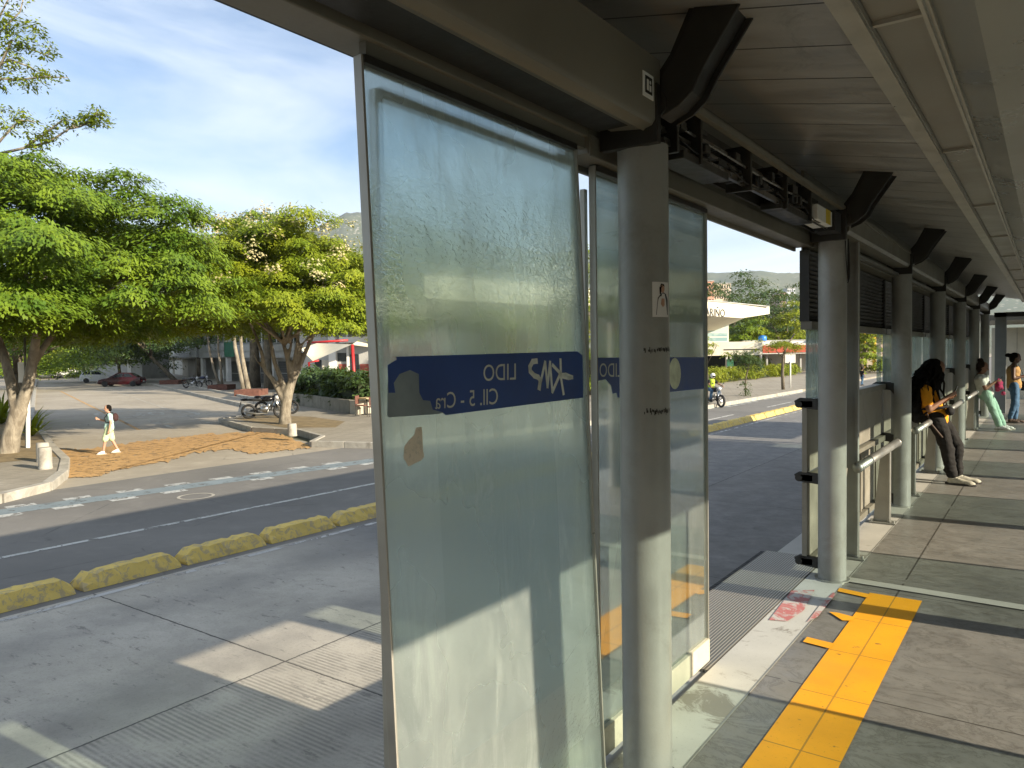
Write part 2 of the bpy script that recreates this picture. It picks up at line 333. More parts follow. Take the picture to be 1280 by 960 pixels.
# ------------------------------------------------------------------ mesh builder
def root_of(o):
    while o.parent: o = o.parent
    return o
def tagit(o, label=None, cat=None, group=None, kind=None):
    if label: o['label'] = label
    if cat: o['category'] = cat
    if group: o['group'] = group
    if kind: o['kind'] = kind
    return o
def thing(name, label, cat, loc=(0, 0, 0), group=None, rz=0):
    o = bpy.data.objects.new(name, None); C.objects.link(o); o.location = loc; o.rotation_euler = (0, 0, rz)
    o.empty_display_size = .2
    return tagit(o, label, cat, group)
class MB:
    def __init__(s): s.v = []; s.f = []
    def add(s, vs, fs):
        b = len(s.v); s.v += [tuple(p) for p in vs]; s.f += [tuple(b+i for i in f) for f in fs]; return s
    def box(s, x0, x1, y0, y1, z0, z1):
        return s.add([(x0, y0, z0), (x1, y0, z0), (x1, y1, z0), (x0, y1, z0), (x0, y0, z1), (x1, y0, z1), (x1, y1, z1), (x0, y1, z1)],
              [(0, 3, 2, 1), (4, 5, 6, 7), (0, 1, 5, 4), (1, 2, 6, 5), (2, 3, 7, 6), (3, 0, 4, 7)])
    def obox(s, c, ux, uy, uz):
        c, ux, uy, uz = map(Vector, (c, ux, uy, uz))
        P = [c+ux*a+uy*b+uz*d for d in (-1, 1) for a, b in ((-1, -1), (1, -1), (1, 1), (-1, 1))]
        return s.add(P, [(0, 3, 2, 1), (4, 5, 6, 7), (0, 1, 5, 4), (1, 2, 6, 5), (2, 3, 7, 6), (3, 0, 4, 7)])
    def bar(s, a, b, w, h, up=(0, 0, 1)):
        a, b = Vector(a), Vector(b); d = (b-a); l = d.length/2; d.normalize(); up = Vector(up)
        sx = d.cross(up)
        if sx.length < 1e-4: sx = d.cross(Vector((1, 0, 0)))
        sx.normalize(); uu = sx.cross(d)
        return s.obox((a+b)/2, d*l, sx*(w/2), uu*(h/2))
    def prism(s, poly, ext):
        n = len(poly); e = Vector(ext); a = [Vector(p) for p in poly]; b = [p+e for p in a]
        return s.add(a+b, [tuple(range(n))[::-1], tuple(range(n, 2*n))]+[(i, (i+1) % n, n+(i+1) % n, n+i) for i in range(n)])
    def poly(s, pts): return s.add(pts, [tuple(range(len(pts)))])
    def tube(s, pts, rad, n=10, cap=True):
        pts = [Vector(p) for p in pts]; m = len(pts)
        rad = [rad]*m if not hasattr(rad, '__len__') else rad
        ref = None; vs = []
        for i, p in enumerate(pts):
            d = (pts[min(i+1, m-1)]-pts[max(i-1, 0)]).normalized()
            if ref is None:
                ref = d.orthogonal().normalized()
            else:
                ref = (ref-d*ref.dot(d))
                ref = ref.normalized() if ref.length > 1e-5 else d.orthogonal().normalized()
            bi = d.cross(ref)
            vs += [p+(ref*math.cos(2*math.pi*k/n)+bi*math.sin(2*math.pi*k/n))*rad[i] for k in range(n)]
        fs = [(i*n+k, i*n+(k+1) % n, (i+1)*n+(k+1) % n, (i+1)*n+k) for i in range(m-1) for k in range(n)]
        if cap: fs += [tuple(range(n))[::-1], tuple(range((m-1)*n, m*n))]
        return s.add(vs, fs)
    def lathe(s, c, prof, n=20, axis='z'):
        c = Vector(c); vs = []
        for r, h in prof:
            for k in range(n):
                a = 2*math.pi*k/n; q = (r*math.cos(a), r*math.sin(a), h)
                if axis == 'y': q = (q[0], q[2], q[1])
                if axis == 'x': q = (q[2], q[0], q[1])
                vs.append(c+Vector(q))
        m = len(prof)
        fs = [(i*n+k, i*n+(k+1) % n, (i+1)*n+(k+1) % n, (i+1)*n+k) for i in range(m-1) for k in range(n)]
        fs += [tuple(range(n))[::-1], tuple(range((m-1)*n, m*n))]
        return s.add(vs, fs)
    def ell(s, c, r, n=14, m=9, rot=None):
        c = Vector(c); vs = []; rot = rot or Matrix.Identity(3)
        vs.append(c+rot @ Vector((0, 0, r[2])))
        for i in range(1, m):
            t = math.pi*i/m
            for k in range(n):
                a = 2*math.pi*k/n
                vs.append(c+rot @ Vector((r[0]*math.sin(t)*math.cos(a), r[1]*math.sin(t)*math.sin(a), r[2]*math.cos(t))))
        vs.append(c+rot @ Vector((0, 0, -r[2])))
        fs = [(0, 1+k, 1+(k+1) % n) for k in range(n)]
        fs += [(1+i*n+k, 1+(i+1)*n+k, 1+(i+1)*n+(k+1) % n, 1+i*n+(k+1) % n) for i in range(m-2) for k in range(n)]
        e = len(vs)-1; fs += [(e, 1+(m-2)*n+(k+1) % n, 1+(m-2)*n+k) for k in range(n)]
        return s.add(vs, fs)
    def cap(s, a, b, ra, rb, n=12):      # tapered capsule
        a, b = Vector(a), Vector(b); d = b-a; L = d.length
        if L < 1e-5: return s.ell(a, (ra, ra, ra))
        q = d.to_track_quat('Z', 'Y'); M3 = q.to_matrix(); prof = []
        for i in range(5): t = -math.pi/2+math.pi/2*i/4; prof.append((ra*math.cos(t)+1e-4, ra*math.sin(t)))
        for i in range(5): t = math.pi/2*i/4; prof.append((rb*math.cos(t)+1e-4, L+rb*math.sin(t)))
        vs = [a+M3 @ Vector((r*math.cos(2*math.pi*k/n), r*math.sin(2*math.pi*k/n), h)) for r, h in prof for k in range(n)]
        m = len(prof); fs = [(i*n+k, i*n+(k+1) % n, (i+1)*n+(k+1) % n, (i+1)*n+k) for i in range(m-1) for k in range(n)]
        fs += [tuple(range(n))[::-1], tuple(range((m-1)*n, m*n))]
        return s.add(vs, fs)
    def build(s, name, m, parent=None, smooth=False, bevel=0, label=None, cat=None, group=None, kind=None, remesh=0, sm_it=4, auto=False):
        V = [Vector(p) for p in s.v]
        if parent is not None: org = root_of(parent).location
        else:
            xs = [p.x for p in V]; ys = [p.y for p in V]; zs = [p.z for p in V]
            org = Vector(((min(xs)+max(xs))/2, (min(ys)+max(ys))/2, min(zs)))
        me = bpy.data.meshes.new(name); me.from_pydata([tuple(p-org) for p in V], [], s.f)
        me.materials.append(m)
        me.validate()
        o = bpy.data.objects.new(name, me); C.objects.link(o)
        if parent is not None: o.parent = parent
        else: o.location = org
        if remesh:
            md = o.modifiers.new('r', 'REMESH'); md.mode = 'VOXEL'; md.voxel_size = remesh; md.use_smooth_shade = True
            sm = o.modifiers.new('s', 'SMOOTH'); sm.iterations = sm_it; sm.factor = .6
            dg = bpy.context.evaluated_depsgraph_get(); m2 = bpy.data.meshes.new_from_object(o.evaluated_get(dg))
            o.modifiers.clear(); o.data = m2; m2.name = name
            if not m2.materials: m2.materials.append(m)
            me = m2; smooth = True
            if m in CL.values() and 'shoe' not in name:
                from mathutils import noise as mn
                for v_, n_v in zip(me.vertices, [v.normal.copy() for v in me.vertices]):
                    p = v_.co+org; q_ = Vector((p.x*13, p.y*13, p.z*9+3*mn.noise(p*5)))
                    v_.co += n_v*(.009*mn.noise(q_)+.006*mn.noise(Vector((p.x*9+p.z*22, p.y*9, p.z*20))))
        if smooth: me.polygons.foreach_set('use_smooth', [True]*len(me.polygons))
        if auto:
            try:
                me.polygons.foreach_set('use_smooth', [True]*len(me.polygons)); me.set_sharp_from_angle(angle=R(35))
            except Exception: pass
        if bevel:
            b = o.modifiers.new('bevel', 'BEVEL'); b.width = bevel; b.segments = 2; b.limit_method = 'ANGLE'
        return tagit(o, label, cat, group, kind)
def kids(o): return [c for c in bpy.data.objects if c.parent == o]
def copy_tree(o, parent=None):
    c = o.copy(); C.objects.link(c); c.parent = parent
    for ch in kids(o): copy_tree(ch, c)
    return c
def text_mesh(txt, size):
    cu = bpy.data.curves.new('t', 'FONT'); cu.body = txt; cu.size = size; cu.resolution_u = 4
    o = bpy.data.objects.new('t', cu); C.objects.link(o)
    dg = bpy.context.evaluated_depsgraph_get(); dg.update(); me = bpy.data.meshes.new_from_object(o.evaluated_get(dg))
    vs = [v.co.copy() for v in me.vertices]; fs = [tuple(p.vertices) for p in me.polygons]
    bpy.data.objects.remove(o); bpy.data.meshes.remove(me)
    w = max((v.x for v in vs), default=0)
    return vs, fs, w
def slab(name, poly, z0, z1, m, kind='structure', **k):
    b = MB().prism([(x, y, z0) for x, y in poly], (0, 0, z1-z0)); return b.build(name, m, kind=kind, **k)
def sheet(name, poly, z, m, **k):
    return MB().poly([(x, y, z) for x, y in poly]).build(name, m, kind='structure', **k)
# ================================================================== GROUND AND ROADS
RZ = -1.05; SW = -.90
sheet('ground', [(-7000, -3000), (3000, -3000), (3000, 7000), (-7000, 7000)], RZ-.06, MT['ground'])
sheet('main_road', [(-17.6, -120), (-9.3, -120), (-9.3, 320), (-17.6, 320)], RZ-.008, MT['asphalt'])
sheet('side_street', [(-17.6, 2), (-17.6, 15.6), (-24.5, 17.5), (-29.4, 19.2), (-30, 24.5), (-36.9, 27.5), (-80, 46.5), (-160, 84), (-160, 55), (-75, 30.0), (-39, 14.0), (-24, 8.5), (-17.6, 4)], RZ-.016, MT['street'])
MB().poly([(-9.3, -120, RZ), (-1.9, -120, RZ), (-1.9, 320, RZ), (-9.3, 320, RZ)]).build('busway', MT['busway'], kind='structure')
sheet('opposite_road', [(2.3, -120), (14, -120), (14, 320), (2.3, 320)], RZ-.004, MT['asphalt'])
slab('opposite_sidewalk', [(14, -120), (40, -120), (40, 320), (14, 320)], RZ-.05, SW, MT['paving'])
# sidewalks
def kerb(name, pts, w=.16, h=.02):
    b = MB()
    for (ax, ay), (bx, by) in zip(pts, pts[1:]):
        n = max(1, int(math.hypot(bx-ax, by-ay)/1.0)); n = min(n, 60)
        for i in range(n):
            t0, t1 = i/n, (i+1)/n-.02/max(1, math.hypot(bx-ax, by-ay))
            a = Vector((ax+(bx-ax)*t0, ay+(by-ay)*t0, RZ+.06)); c = Vector((ax+(bx-ax)*t1, ay+(by-ay)*t1, RZ+.06))
            b.bar(a, c, w, .2+h*2)
    return b.build(name, MT['kerb'], kind='structure', bevel=.015)
right_edge = [(-13.2, 320), (-13.2, 51), (-13.4, 34.9), (-14.4, 25), (-15.6, 18), (-16.5, 16.1), (-18.7, 15.4)]
right_in = [(-18.7, 15.4), (-19.6, 16.6), (-22, 17.6), (-24.5, 17.4), (-29.35, 19.2)]
right_st = [(-29.35, 19.2), (-30.2, 21.0), (-36.9, 25.8), (-79.6, 43.7), (-160, 79)]
slab('right_sidewalk', right_edge+right_in[1:]+right_st[1:]+[(-160, 320)], RZ-.05, SW, MT['paving'])
kerb('kerb_right', right_edge[1:]); kerb('kerb_verge', right_in); kerb('kerb_side_street', right_st[:-1])
kerb('kerb_upper_walk', [(-32, 24.6), (-34.9, 26.6), (-64.7, 39.6)], .2, .12)
left_edge = [(-14.6, -8), (-15.8, 2), (-16.95, 6.16), (-17.6, 7.3), (-19.17, 8.32), (-21.5, 9.4), (-24.8, 10.5), (-39.2, 15.7), (-80, 32.5), (-160, 66)]
slab('left_sidewalk', [(-14.2, -120)]+left_edge+[(-160, -120)], RZ-.05, SW, MT['paving'])
kerb('kerb_left', left_edge[:-1], .22, .02)
# verge of dry soil round the middle tree, soil by the left tree
MB().poly([(x, y, SW+.006) for x, y in [(-23.2, 17.9), (-29, 19.6), (-29.6, 21.2), (-26.5, 21.8), (-23.2, 20.8), (-21.6, 18.9)]]).build('verge_soil', MT['soil'], kind='structure')
MB().poly([(x, y, SW+.006) for x, y in [(-22.2, 9.6), (-24.9, 10.5), (-39, 15.4), (-39, 13.6), (-26, 6.5), (-22.4, 7.4)]]).build('planting_soil', MT['soil'], kind='structure')
# orange crossing
org = [(190, 590), (208, 688), (330, 680), (380, 660), (560, 628), (640, 603), (760, 590), (840, 607), (960, 592), (1042, 583), (985, 560), (930, 538), (860, 530), (700, 540), (560, 553), (420, 572), (300, 590)]
rgo = random.Random(4); og = []
for (ax, ay), (bx, by) in zip(org, org[1:]+org[:1]):
    for k in range(14):
        t_ = k/14; og.append((ax+(bx-ax)*t_+rgo.gauss(0, 2.2), ay+(by-ay)*t_+rgo.gauss(0, 2.2)))
MB().poly([gZ(x/2.667, 340+y/2.667, RZ+.002) for x, y in og]).build('orange_crossing', MT['orange'], kind='structure')
# road markings
def strip(pts, w, z): # polyline strip
    b = MB()
    for a, c in zip(pts, pts[1:]):
        a = Vector((a[0], a[1], z)); c = Vector((c[0], c[1], z)); n = (c-a).cross(Vector((0, 0, 1))).normalized()*w/2
        b.poly([a-n, c-n, c+n, a+n])
    return b
strip([(-12.35, -40), (-12.17, 4.4), (-12.0, 14), (-11.7, 26)], .12, RZ-.003).build('lane_line', MT['roadwhite'], kind='structure')
b = MB()
for y in range(28, 120, 9):
    b.v, b.f = b.v, b.f; b.add(*(lambda q: (q.v, q.f))(strip([(-11.2, y), (-11.2, y+4.2)], .12, RZ-.003)))
b.build('lane_dashes', MT['roadwhite'], kind='structure')
strip([(-9.17, -40), (-9.17, 200)], .10, RZ+.004).build('busway_edge_line', MT['faded'], kind='structure')
def bl(y):
    ys = [-40, 2, 5.8, 14.2, 36, 200]; xs = [-17.2+.6, -16.35, -15.85, -14.75, -13.75+.35, -13.75+.35]
    return float(np.interp(y, ys, xs))
strip([(bl(y), y) for y in [-40, 2, 5.8, 10, 14.2, 20, 28, 36, 110]], .62, RZ-.004).build('cycle_lane', MT['bluelane'], kind='structure')
b = MB(); y = -6.
rng = random.Random(3)
while y < 90:
    for sgn, off in ((-1, 0), (1, .45)):
        if rng.random() < .9:
            x = bl(y+off)+sgn*.44; b.add(*(lambda q: (q.v, q.f))(strip([(x, y+off), (bl(y+off+.5)+sgn*.44, y+off+.5)], .26, RZ-.003)))
    y += 1.0
b.build('cycle_lane_dashes', MT['dashwhite'], kind='structure')
# markings on the side street: long line, orange line, arrow and the zone ring
def sline(name, a, c, w, m, dash=None):
    a = gZ(*a, RZ); c = gZ(*c, RZ); z = RZ-.010
    if not dash: return strip([a, c], w, z).build(name, m, kind='structure')
    b = MB(); L = (c-a).length; d = (c-a).normalized(); t = 0
    while t < L: q = strip([a+d*t, a+d*min(L, t+dash*.7)], w, z); b.add(q.v, q.f); t += dash
    return b.build(name, m, kind='structure')
sline('parking_line', (131, 485), (264, 529), .14, MT['fadedstreet'], 1.3)
sline('orange_line', (76, 489), (174, 537), .14, MT['orange'])
def ring(c, r0, r1, z, sx=1, n=40, a0=0, a1=2*math.pi):
    b = MB(); v = []
    for k in range(n+1):
        a = a0+(a1-a0)*k/n
        for r in (r0, r1): v.append((c[0]+r*math.cos(a)*sx, c[1]+r*math.sin(a), z))
    return b.add(v, [(2*k, 2*k+1, 2*k+3, 2*k+2) for k in range(n)])
cc = gZ(183, 517, RZ); b = ring(cc, 1.75, 1.95, RZ-.010, 1.9)
u = Vector((-.92, .39, 0)); n_ = Vector((.39, .92, 0)); z = Vector((0, 0, RZ-.010))
vs, fs, w = text_mesh('30', 1.7)
q = MB(); o0 = Vector((cc.x, cc.y, 0))
q.add([o0+Vector((.39, .92, 0))*(p.x-w/2)+u*(p.y-.6)*2.2+z for p in vs], fs)
b.add(q.v, q.f); b.build('zone_ring_marking', MT['fadedstreet'], kind='structure')
b = MB(); ac = gZ(208, 531, RZ); ac.z = RZ-.010
b.poly([ac-u*1.6+n_*.09, ac-u*1.6-n_*.09, ac+u*.9-n_*.09, ac+u*.9+n_*.09]); b.poly([ac+u*.9+n_*.45, ac+u*.9-n_*.45, ac+u*2.3])
b.build('arrow_marking', MT['fadedstreet'], kind='structure')
b = MB(); ac = gZ(95, 533, RZ); ac.z = RZ-.010
for k in range(4):
    q = ac+n_*k*.95
    b.poly([q, q+n_*.6, q+n_*.6+u*.16, q+u*.16]); b.poly([q+u*1.0, q+n_*.6+u*1.0, q+n_*.6+u*1.16, q+u*1.16]); b.poly([q, q+n_*.12, q+n_*.12+u*1.1, q+u*1.1])
b.build('street_lettering', MT['fadedstreet'], kind='structure')
# manhole
mh = gZ(245, 620, RZ); b = ring(mh, .30, .36, RZ-.003); b.build('manhole_ring', MT['kerb'], kind='structure')
# yellow divider blocks, each its own thing
def divider(seed, y, L=1.20):
    r = random.Random(seed); n = 14; prof = [(-.20, 0), (-.165, .07), (-.105, .165), (.105, .165), (.165, .07), (.20, 0)]
    b = MB(); vs = []; dmg = [r.uniform(-.010, .004) if r.random() > .22 else r.uniform(-.035, 0) for _ in range(n+1)]
    for i in range(n+1):
        t = i/n; e = min(1, .60+min(t, 1-t)*7)
        for j, (px, pz) in enumerate(prof):
            zz = pz*e+(dmg[i]*(.5 if j in (1, 4) else 1) if pz > .05 else 0)
            vs.append((-9.68+px*(1+.0*e)+(r.uniform(-.012, .012) if pz > .05 else 0), y+L*t+((-.03 if t == 0 else .03 if t == 1 else 0) if pz < .1 else 0), RZ-.004+max(0, zz)*1.15))
    m = len(prof)
    fs = [(i*m+k, i*m+k+1, (i+1)*m+k+1, (i+1)*m+k) for i in range(n) for k in range(m-1)]+[(i*m+m-1, i*m, (i+1)*m, (i+1)*m+m-1) for i in range(n)]
    fs += [tuple(range(m))[::-1], tuple(range(n*m, (n+1)*m))]
    return b.add(vs, fs)
near_lab = {2: 'yellow concrete divider block cut by the left edge of the photo', 3: 'long smooth yellow divider block, second from the left edge',
    4: 'yellow divider block with jagged worn top, third from the left edge', 5: 'yellow divider block with chipped ridge, fourth from the left edge',
    6: 'yellow divider block half hidden by the leaning glass door'}
ORD = ['first', 'second', 'third', 'fourth', 'fifth', 'sixth', 'seventh', 'eighth', 'ninth', 'tenth', 'eleventh', 'twelfth']
FARB = {18+i: '%s yellow divider block from the left in the open doorway gap' % w for i, w in enumerate(ORD)}
for k in range(1, 36):
    y = 4.33+1.352*(k-3)
    lab = near_lab.get(k)
    if not lab:
        if k < 18: lab = ('%s divider block from the left behind the askew hazy glass door' % ORD[k-7] if k <= 12 else '%s divider block from the left behind the dusty glass by the nearest column' % ORD[k-13]) if k > 1 else 'divider block cut off at the lower left edge of the road view'
        elif k in FARB: lab = FARB[k]
        else: lab = '%s divider block past the doorway gap, hidden behind the louvred bay' % ORD[min(11, k-30)]
    divider(k*7+1, y).build('divider_block', MT['block'], label=lab, cat='divider block', group='yellow divider blocks along the busway')
# unseen shop rows added across the other carriageway to darken the station inside
for k, (y0, y1, h) in enumerate(((-60, -22, 6.2), (-20, 4, 5.6), (6, 26, 6.6), (29, 60, 6.0), (63, 110, 5.8))):
    ob = thing('added_shop_row', ['low shop row', 'single storey shop row', 'two storey shop row', 'plain shop row', 'long shop row'][k]+' added unseen across the other carriageway to hold off low skylight', 'building', (26, (y0+y1)/2, SW))
    MB().box(22, 32, y0, y1, SW, h).build('wall', MT['facade'], ob); MB().box(21.6, 32.4, y0-.3, y1+.3, h, h+.25).build('roof', MT['kerb'], ob)
    for j in range(int((y1-y0)/4)): MB().box(21.93, 21.995, y0+.8+j*4, y0+3.4+j*4, SW, 1.6).build('shutter', MT['dark'], ob)
# ================================================================== STATION
PL = MB().box(-1.5, 2.3, -14, 30, RZ, -.0)
PL.build('platform', MT['floor'], kind='structure')
b = MB().box(-1.92, -1.5, -14, 30, RZ, -.012); b.build('platform_edge', MT['bar'], kind='structure', bevel=.006)
sheet('platform_edge_paint', [(-1.5, -10), (-1.235, -10), (-1.235, 6.3), (-1.5, 6.3)], .004, MT['edge'])
b = MB().box(-1.237, -1.229, -14, 23, -.02, .005); b.build('platform_edge_trim', MT['rail'], kind='structure')
sheet('column_strip', [(-1.5, 6.304), (-1.235, 6.304), (-1.235, 30), (-1.5, 30)], .004, MT['bar'])
def pZ(x, y): return gZ(860+x/2.667, 600+y/2.667, 0)
b = MB()
for pts in ([(345, 372), (422, 370), (385, 440), (330, 475), (270, 470)], [(485, 378), (440, 420), (395, 478), (432, 460), (492, 385)]):
    P = [pZ(*p) for p in pts]; b.poly([(p.x, p.y, .008) for p in P])
b.build('red_paint_patch', MT['redpaint'], kind='structure')
# ribbed threshold plate
g = G('threshold_aluminium'); v = g.pos(); x, y, z = g.xyz(v)
rib = g.math('MULTIPLY_ADD', g.math('SINE', g.math('MULTIPLY', x, 2*math.pi/.019)), .5, .5)
g.put(g.p.inputs['Base Color'], g.mix(rib, (.12, .115, .10), (.42, .40, .35))); g.p.inputs['Metallic'].default_value = .5; g.p.inputs['Roughness'].default_value = .45
g.bump(rib, .8, .006); MT['thresh'] = g.m
MB().box(-1.99, -1.505, 3.9, 6.55, -.05, .006).build('threshold_plate', MT['thresh'], kind='structure')
b = MB()
for i in range(60):
    y = 3.95+i*.044; b.box(-2.045, -1.992, y, y+.034, -.05, -.012)
b.build('threshold_brush', MT['rubber'], kind='structure')
# tactile strip and tape marks
sheet('tactile_strip', [(-1.03, -10), (-.70, -10), (-.70, 5.80), (-1.03, 5.80)], .004, MT['tactile'])
b = MB()
for pts in ([(505, 363), (610, 385), (603, 397), (498, 374)], [(397, 527), (487, 549), (472, 566), (383, 543)]):
    b.poly([(lambda p: (p.x, p.y, .008))(pZ(*q)) for q in pts])
b.build('yellow_tape_mark', MT['tape'], kind='structure')
MB().poly([(lambda p: (p.x, p.y, .008))(pZ(*q)) for q in [(470, 443), (500, 446), (556, 461), (548, 473), (515, 472)]]).build('yellow_arrow_mark', MT['tape'], kind='structure')
MB().poly([(-1.235, 5.98, .008), (2.2, 5.86, .008), (2.2, 5.98, .008), (-1.235, 6.10, .008)]).build('floor_bar', MT['bar'], kind='structure')

ST = thing('bus_station', 'long open bus station with grey columns, aluminium ceiling and glass doors', 'bus station', (0, 8, 0))
XL = -1.33; CY = [2.78+3.22*k for k in range(-2, 7)]
XR = 1.50
# ceiling (butterfly) with thickness, outer fascia
def ceil_z(x): return 2.98-.2*(x+.90) if x < -.597 else (2.919 if x < .80 else 2.919+.2*(x-.80))
b = MB(); Y0, Y1 = -14, 23.2
xs = [-1.66, -.597, .80, 1.85]
for x0, x1 in zip(xs, xs[1:]):
    P = [(x0, Y0, ceil_z(x0)), (x1, Y0, ceil_z(x1)), (x1, Y0, ceil_z(x1)+.16), (x0, Y0, ceil_z(x0)+.16)]
    b.prism(P, (0, Y1-Y0, 0))
b.build('ceiling', MT['ceiling'], ST)
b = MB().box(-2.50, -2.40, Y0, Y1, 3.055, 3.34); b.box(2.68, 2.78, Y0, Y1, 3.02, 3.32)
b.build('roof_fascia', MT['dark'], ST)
# soffit between header and roof edge is dark
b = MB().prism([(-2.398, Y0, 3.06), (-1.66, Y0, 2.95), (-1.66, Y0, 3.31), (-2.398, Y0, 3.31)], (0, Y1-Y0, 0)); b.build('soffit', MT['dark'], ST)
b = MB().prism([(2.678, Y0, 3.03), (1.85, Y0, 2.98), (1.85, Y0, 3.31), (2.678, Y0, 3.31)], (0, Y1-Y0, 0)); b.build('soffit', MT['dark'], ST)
# light trough along the ceiling
b = MB(); ZT = 2.919
for i, y in enumerate(np.arange(-13.9, 22, 2.1)):
    b.box(-.513, -.355, y+.012, y+2.088, ZT-.045, ZT-.006)
b.build('light_diffuser', mat('trough_cover_grey', (.22, .205, .175), .35, .3, .2, 2, .05, 30), ST)
b = MB().box(-.597, -.515, Y0, Y1, ZT-.07, ZT-.002); b.box(-.353, -.325, Y0, Y1, ZT-.075, ZT-.002)
b.box(-.528, -.518, Y0, Y1, ZT-.088, ZT-.07); b.box(-.350, -.338, Y0, Y1, ZT-.094, ZT-.075)
for y in np.arange(-13.9, 22, 2.1): b.box(-.514, -.354, y-.011, y+.011, ZT-.06, ZT-.04)
b.build('trough_frame', mat('trough_frame_aluminium', (.40, .38, .33), .35, .5, .2, 5, .05, 60), ST)
b = MB().prism([(-.325, Y0, ZT-.004), (-.325, Y0, ZT-.05), (-.205, Y0, ZT-.09), (.25, Y0, ZT-.09), (.35, Y0, ZT-.05), (.35, Y0, ZT-.004)], (0, Y1-Y0, 0))
b.build('gutter_beam', mat('gutter_grey', (.27, .265, .235), .3, .4, .15, 1.5, .05, 30), ST)
b = MB()
for yy in (4.27, 5.35, 6.9, 8.6, 10.2, 11.8, 13.4, 15.0, 16.6, 18.2):
    MB().box(-.20, .30, yy, yy+.16, ZT-.030, ZT-.003).build('cross_beam', MT['dark'], ST)
# header beams
b = MB()
b.box(-1.60, -1.475, Y0, 2.60, 2.588, 2.665); b.box(-1.62, -1.60, Y0, 2.60, 2.60, 3.125)
b.build('header_beam', MT['beam'], ST, bevel=.004)
b = MB().box(-1.515, -1.49, 1.44, 2.60, 2.547, 2.588); b.build('hanger_track', MT['beam'], ST)
b = MB().box(-1.60, -1.475, 2.602, 6.02, 2.525, 2.64); b.box(-1.62, -1.60, 2.602, 6.02, 2.50, 3.125); b.box(-1.475, -1.466, 2.602, 6.0, 2.515, 2.60)
b.build('header_beam', MT['beam'], ST, bevel=.004)
b = MB().box(-1.545, -1.40, 6.03, Y1, 2.52, 2.60); b.box(-1.565, -1.545, 6.03, Y1, 2.47, 3.125); b.build('header_beam', MT['beam'], ST, bevel=.004)
b = MB().box(-1.44, -1.30, 1.0, 2.60, 2.60, 2.80); b.build('header_recess', MT['dark'], ST)
# cover box over the left doors
b = MB().prism([(-1.222, -6, 2.855), (-1.222, -6, 2.625), (-1.235, -6, 2.605), (-1.262, -6, 2.598), (-1.272, -6, 2.590), (-1.284, -6, 2.598), (-1.41, -6, 2.612), (-1.41, -6, 2.855)], (0, 8.71, 0))
cb = b.build('mechanism_cover', MT['beam'], ST, auto=True, label='long closed cover over the mechanism of the left doors')
s = MB().box(-1.2215, -1.2185, 2.555, 2.645, 2.685, 2.775); s1 = s.build('camera_sticker', MT['white'], cb, bevel=.001)
s = MB().box(-1.218, -1.2165, 2.572, 2.630, 2.700, 2.762)
s.build('pictogram', MT['dark'], cb)
s = MB().box(-1.2161, -1.2155, 2.582, 2.598, 2.710, 2.750); s.box(-1.2161, -1.2155, 2.604, 2.619, 2.710, 2.732); s.ell((-1.2158, 2.611, 2.743), (.0005, .007, .007), 8, 5)
s.build('pictogram_mark', MT['white'], cb)
# open mechanism bay between the two first columns
b = MB().box(-1.43, -1.41, 2.9, 5.9, 2.60, 2.84); b.build('mechanism_back', MT['dark'], ST)
b = MB(); b.bar((-1.24, 2.9, 2.775), (-1.24, 9.1, 2.765), .03, .03); b.build('ceiling_edge_trim', MT['beam'], ST)
b = MB()
b.bar((-1.36, 2.9, 2.735), (-1.36, 5.85, 2.735), .045, .025); b.bar((-1.33, 2.9, 2.665), (-1.33, 5.85, 2.665), .05, .018); b.bar((-1.30, 2.9, 2.61), (-1.30, 5.85, 2.61), .02, .03)
for k in range(3): b.tube([(-1.29-.02*k, 2.9, 2.70+.02*k), (-1.28-.02*k, 4.2, 2.68+.02*k), (-1.29-.02*k, 5.7, 2.70+.02*k)], .006, 6)
b.build('guide_rail', mat('guide_rail_steel', (.22, .21, .19), .3, .85, .3, 10), ST, auto=True)
b = MB(); rr = random.Random(5)
for y in (2.96, 3.22, 3.9, 4.55, 5.1):
    b.box(-1.395, -1.26, y, y+.022, 2.57, 2.80)
for i in range(26):
    y = 2.95+rr.random()*2.8; zz = rr.choice([2.60, 2.64, 2.69, 2.75]); b.box(-1.40+rr.random()*.06, -1.32+rr.random()*.06, y, y+.03+rr.random()*.10, zz, zz+.02+rr.random()*.03)
b.box(-1.40, -1.27, 3.05, 3.6, 2.565, 2.60); b.box(-1.40, -1.28, 4.5, 5.2, 2.57, 2.61)
b.build('door_mechanism', MT['mech'], ST, bevel=.003, label='bare roller rails and brackets above the open doorway')
for y in (3.35, 4.1, 4.75): MB().lathe((-1.29, y, 2.66), [(.03, -.012), (.034, 0), (.03, .012)], 14, 'x').build('roller', MT['rubber'], ST)
b = MB()
for y0, y1, s_ in ((3.0, 3.5, .03), (3.6, 4.3, .045), (4.4, 5.0, .03), (5.0, 5.6, .05)):
    b.tube([(-1.275, y0+(y1-y0)*t/8, 2.645-s_*math.sin(math.pi*t/8)) for t in range(9)], .004, 6)
b.build('cable', MT['rubber'], ST, smooth=True)
mb_ = MB().box(-1.38, -1.25, 5.22, 5.62, 2.60, 2.70).build('motor_box', MT['white'], ST, bevel=.004, label='white motor box with a yellow label beside the second column')
MB().box(-1.249, -1.246, 5.44, 5.56, 2.603, 2.698).build('label_strip', MT['yellow'], mb_)
b = MB().box(-1.385, -1.24, 5.66, 5.86, 2.58, 2.72); b.build('control_box', MT['rubber'], ST, bevel=.004)
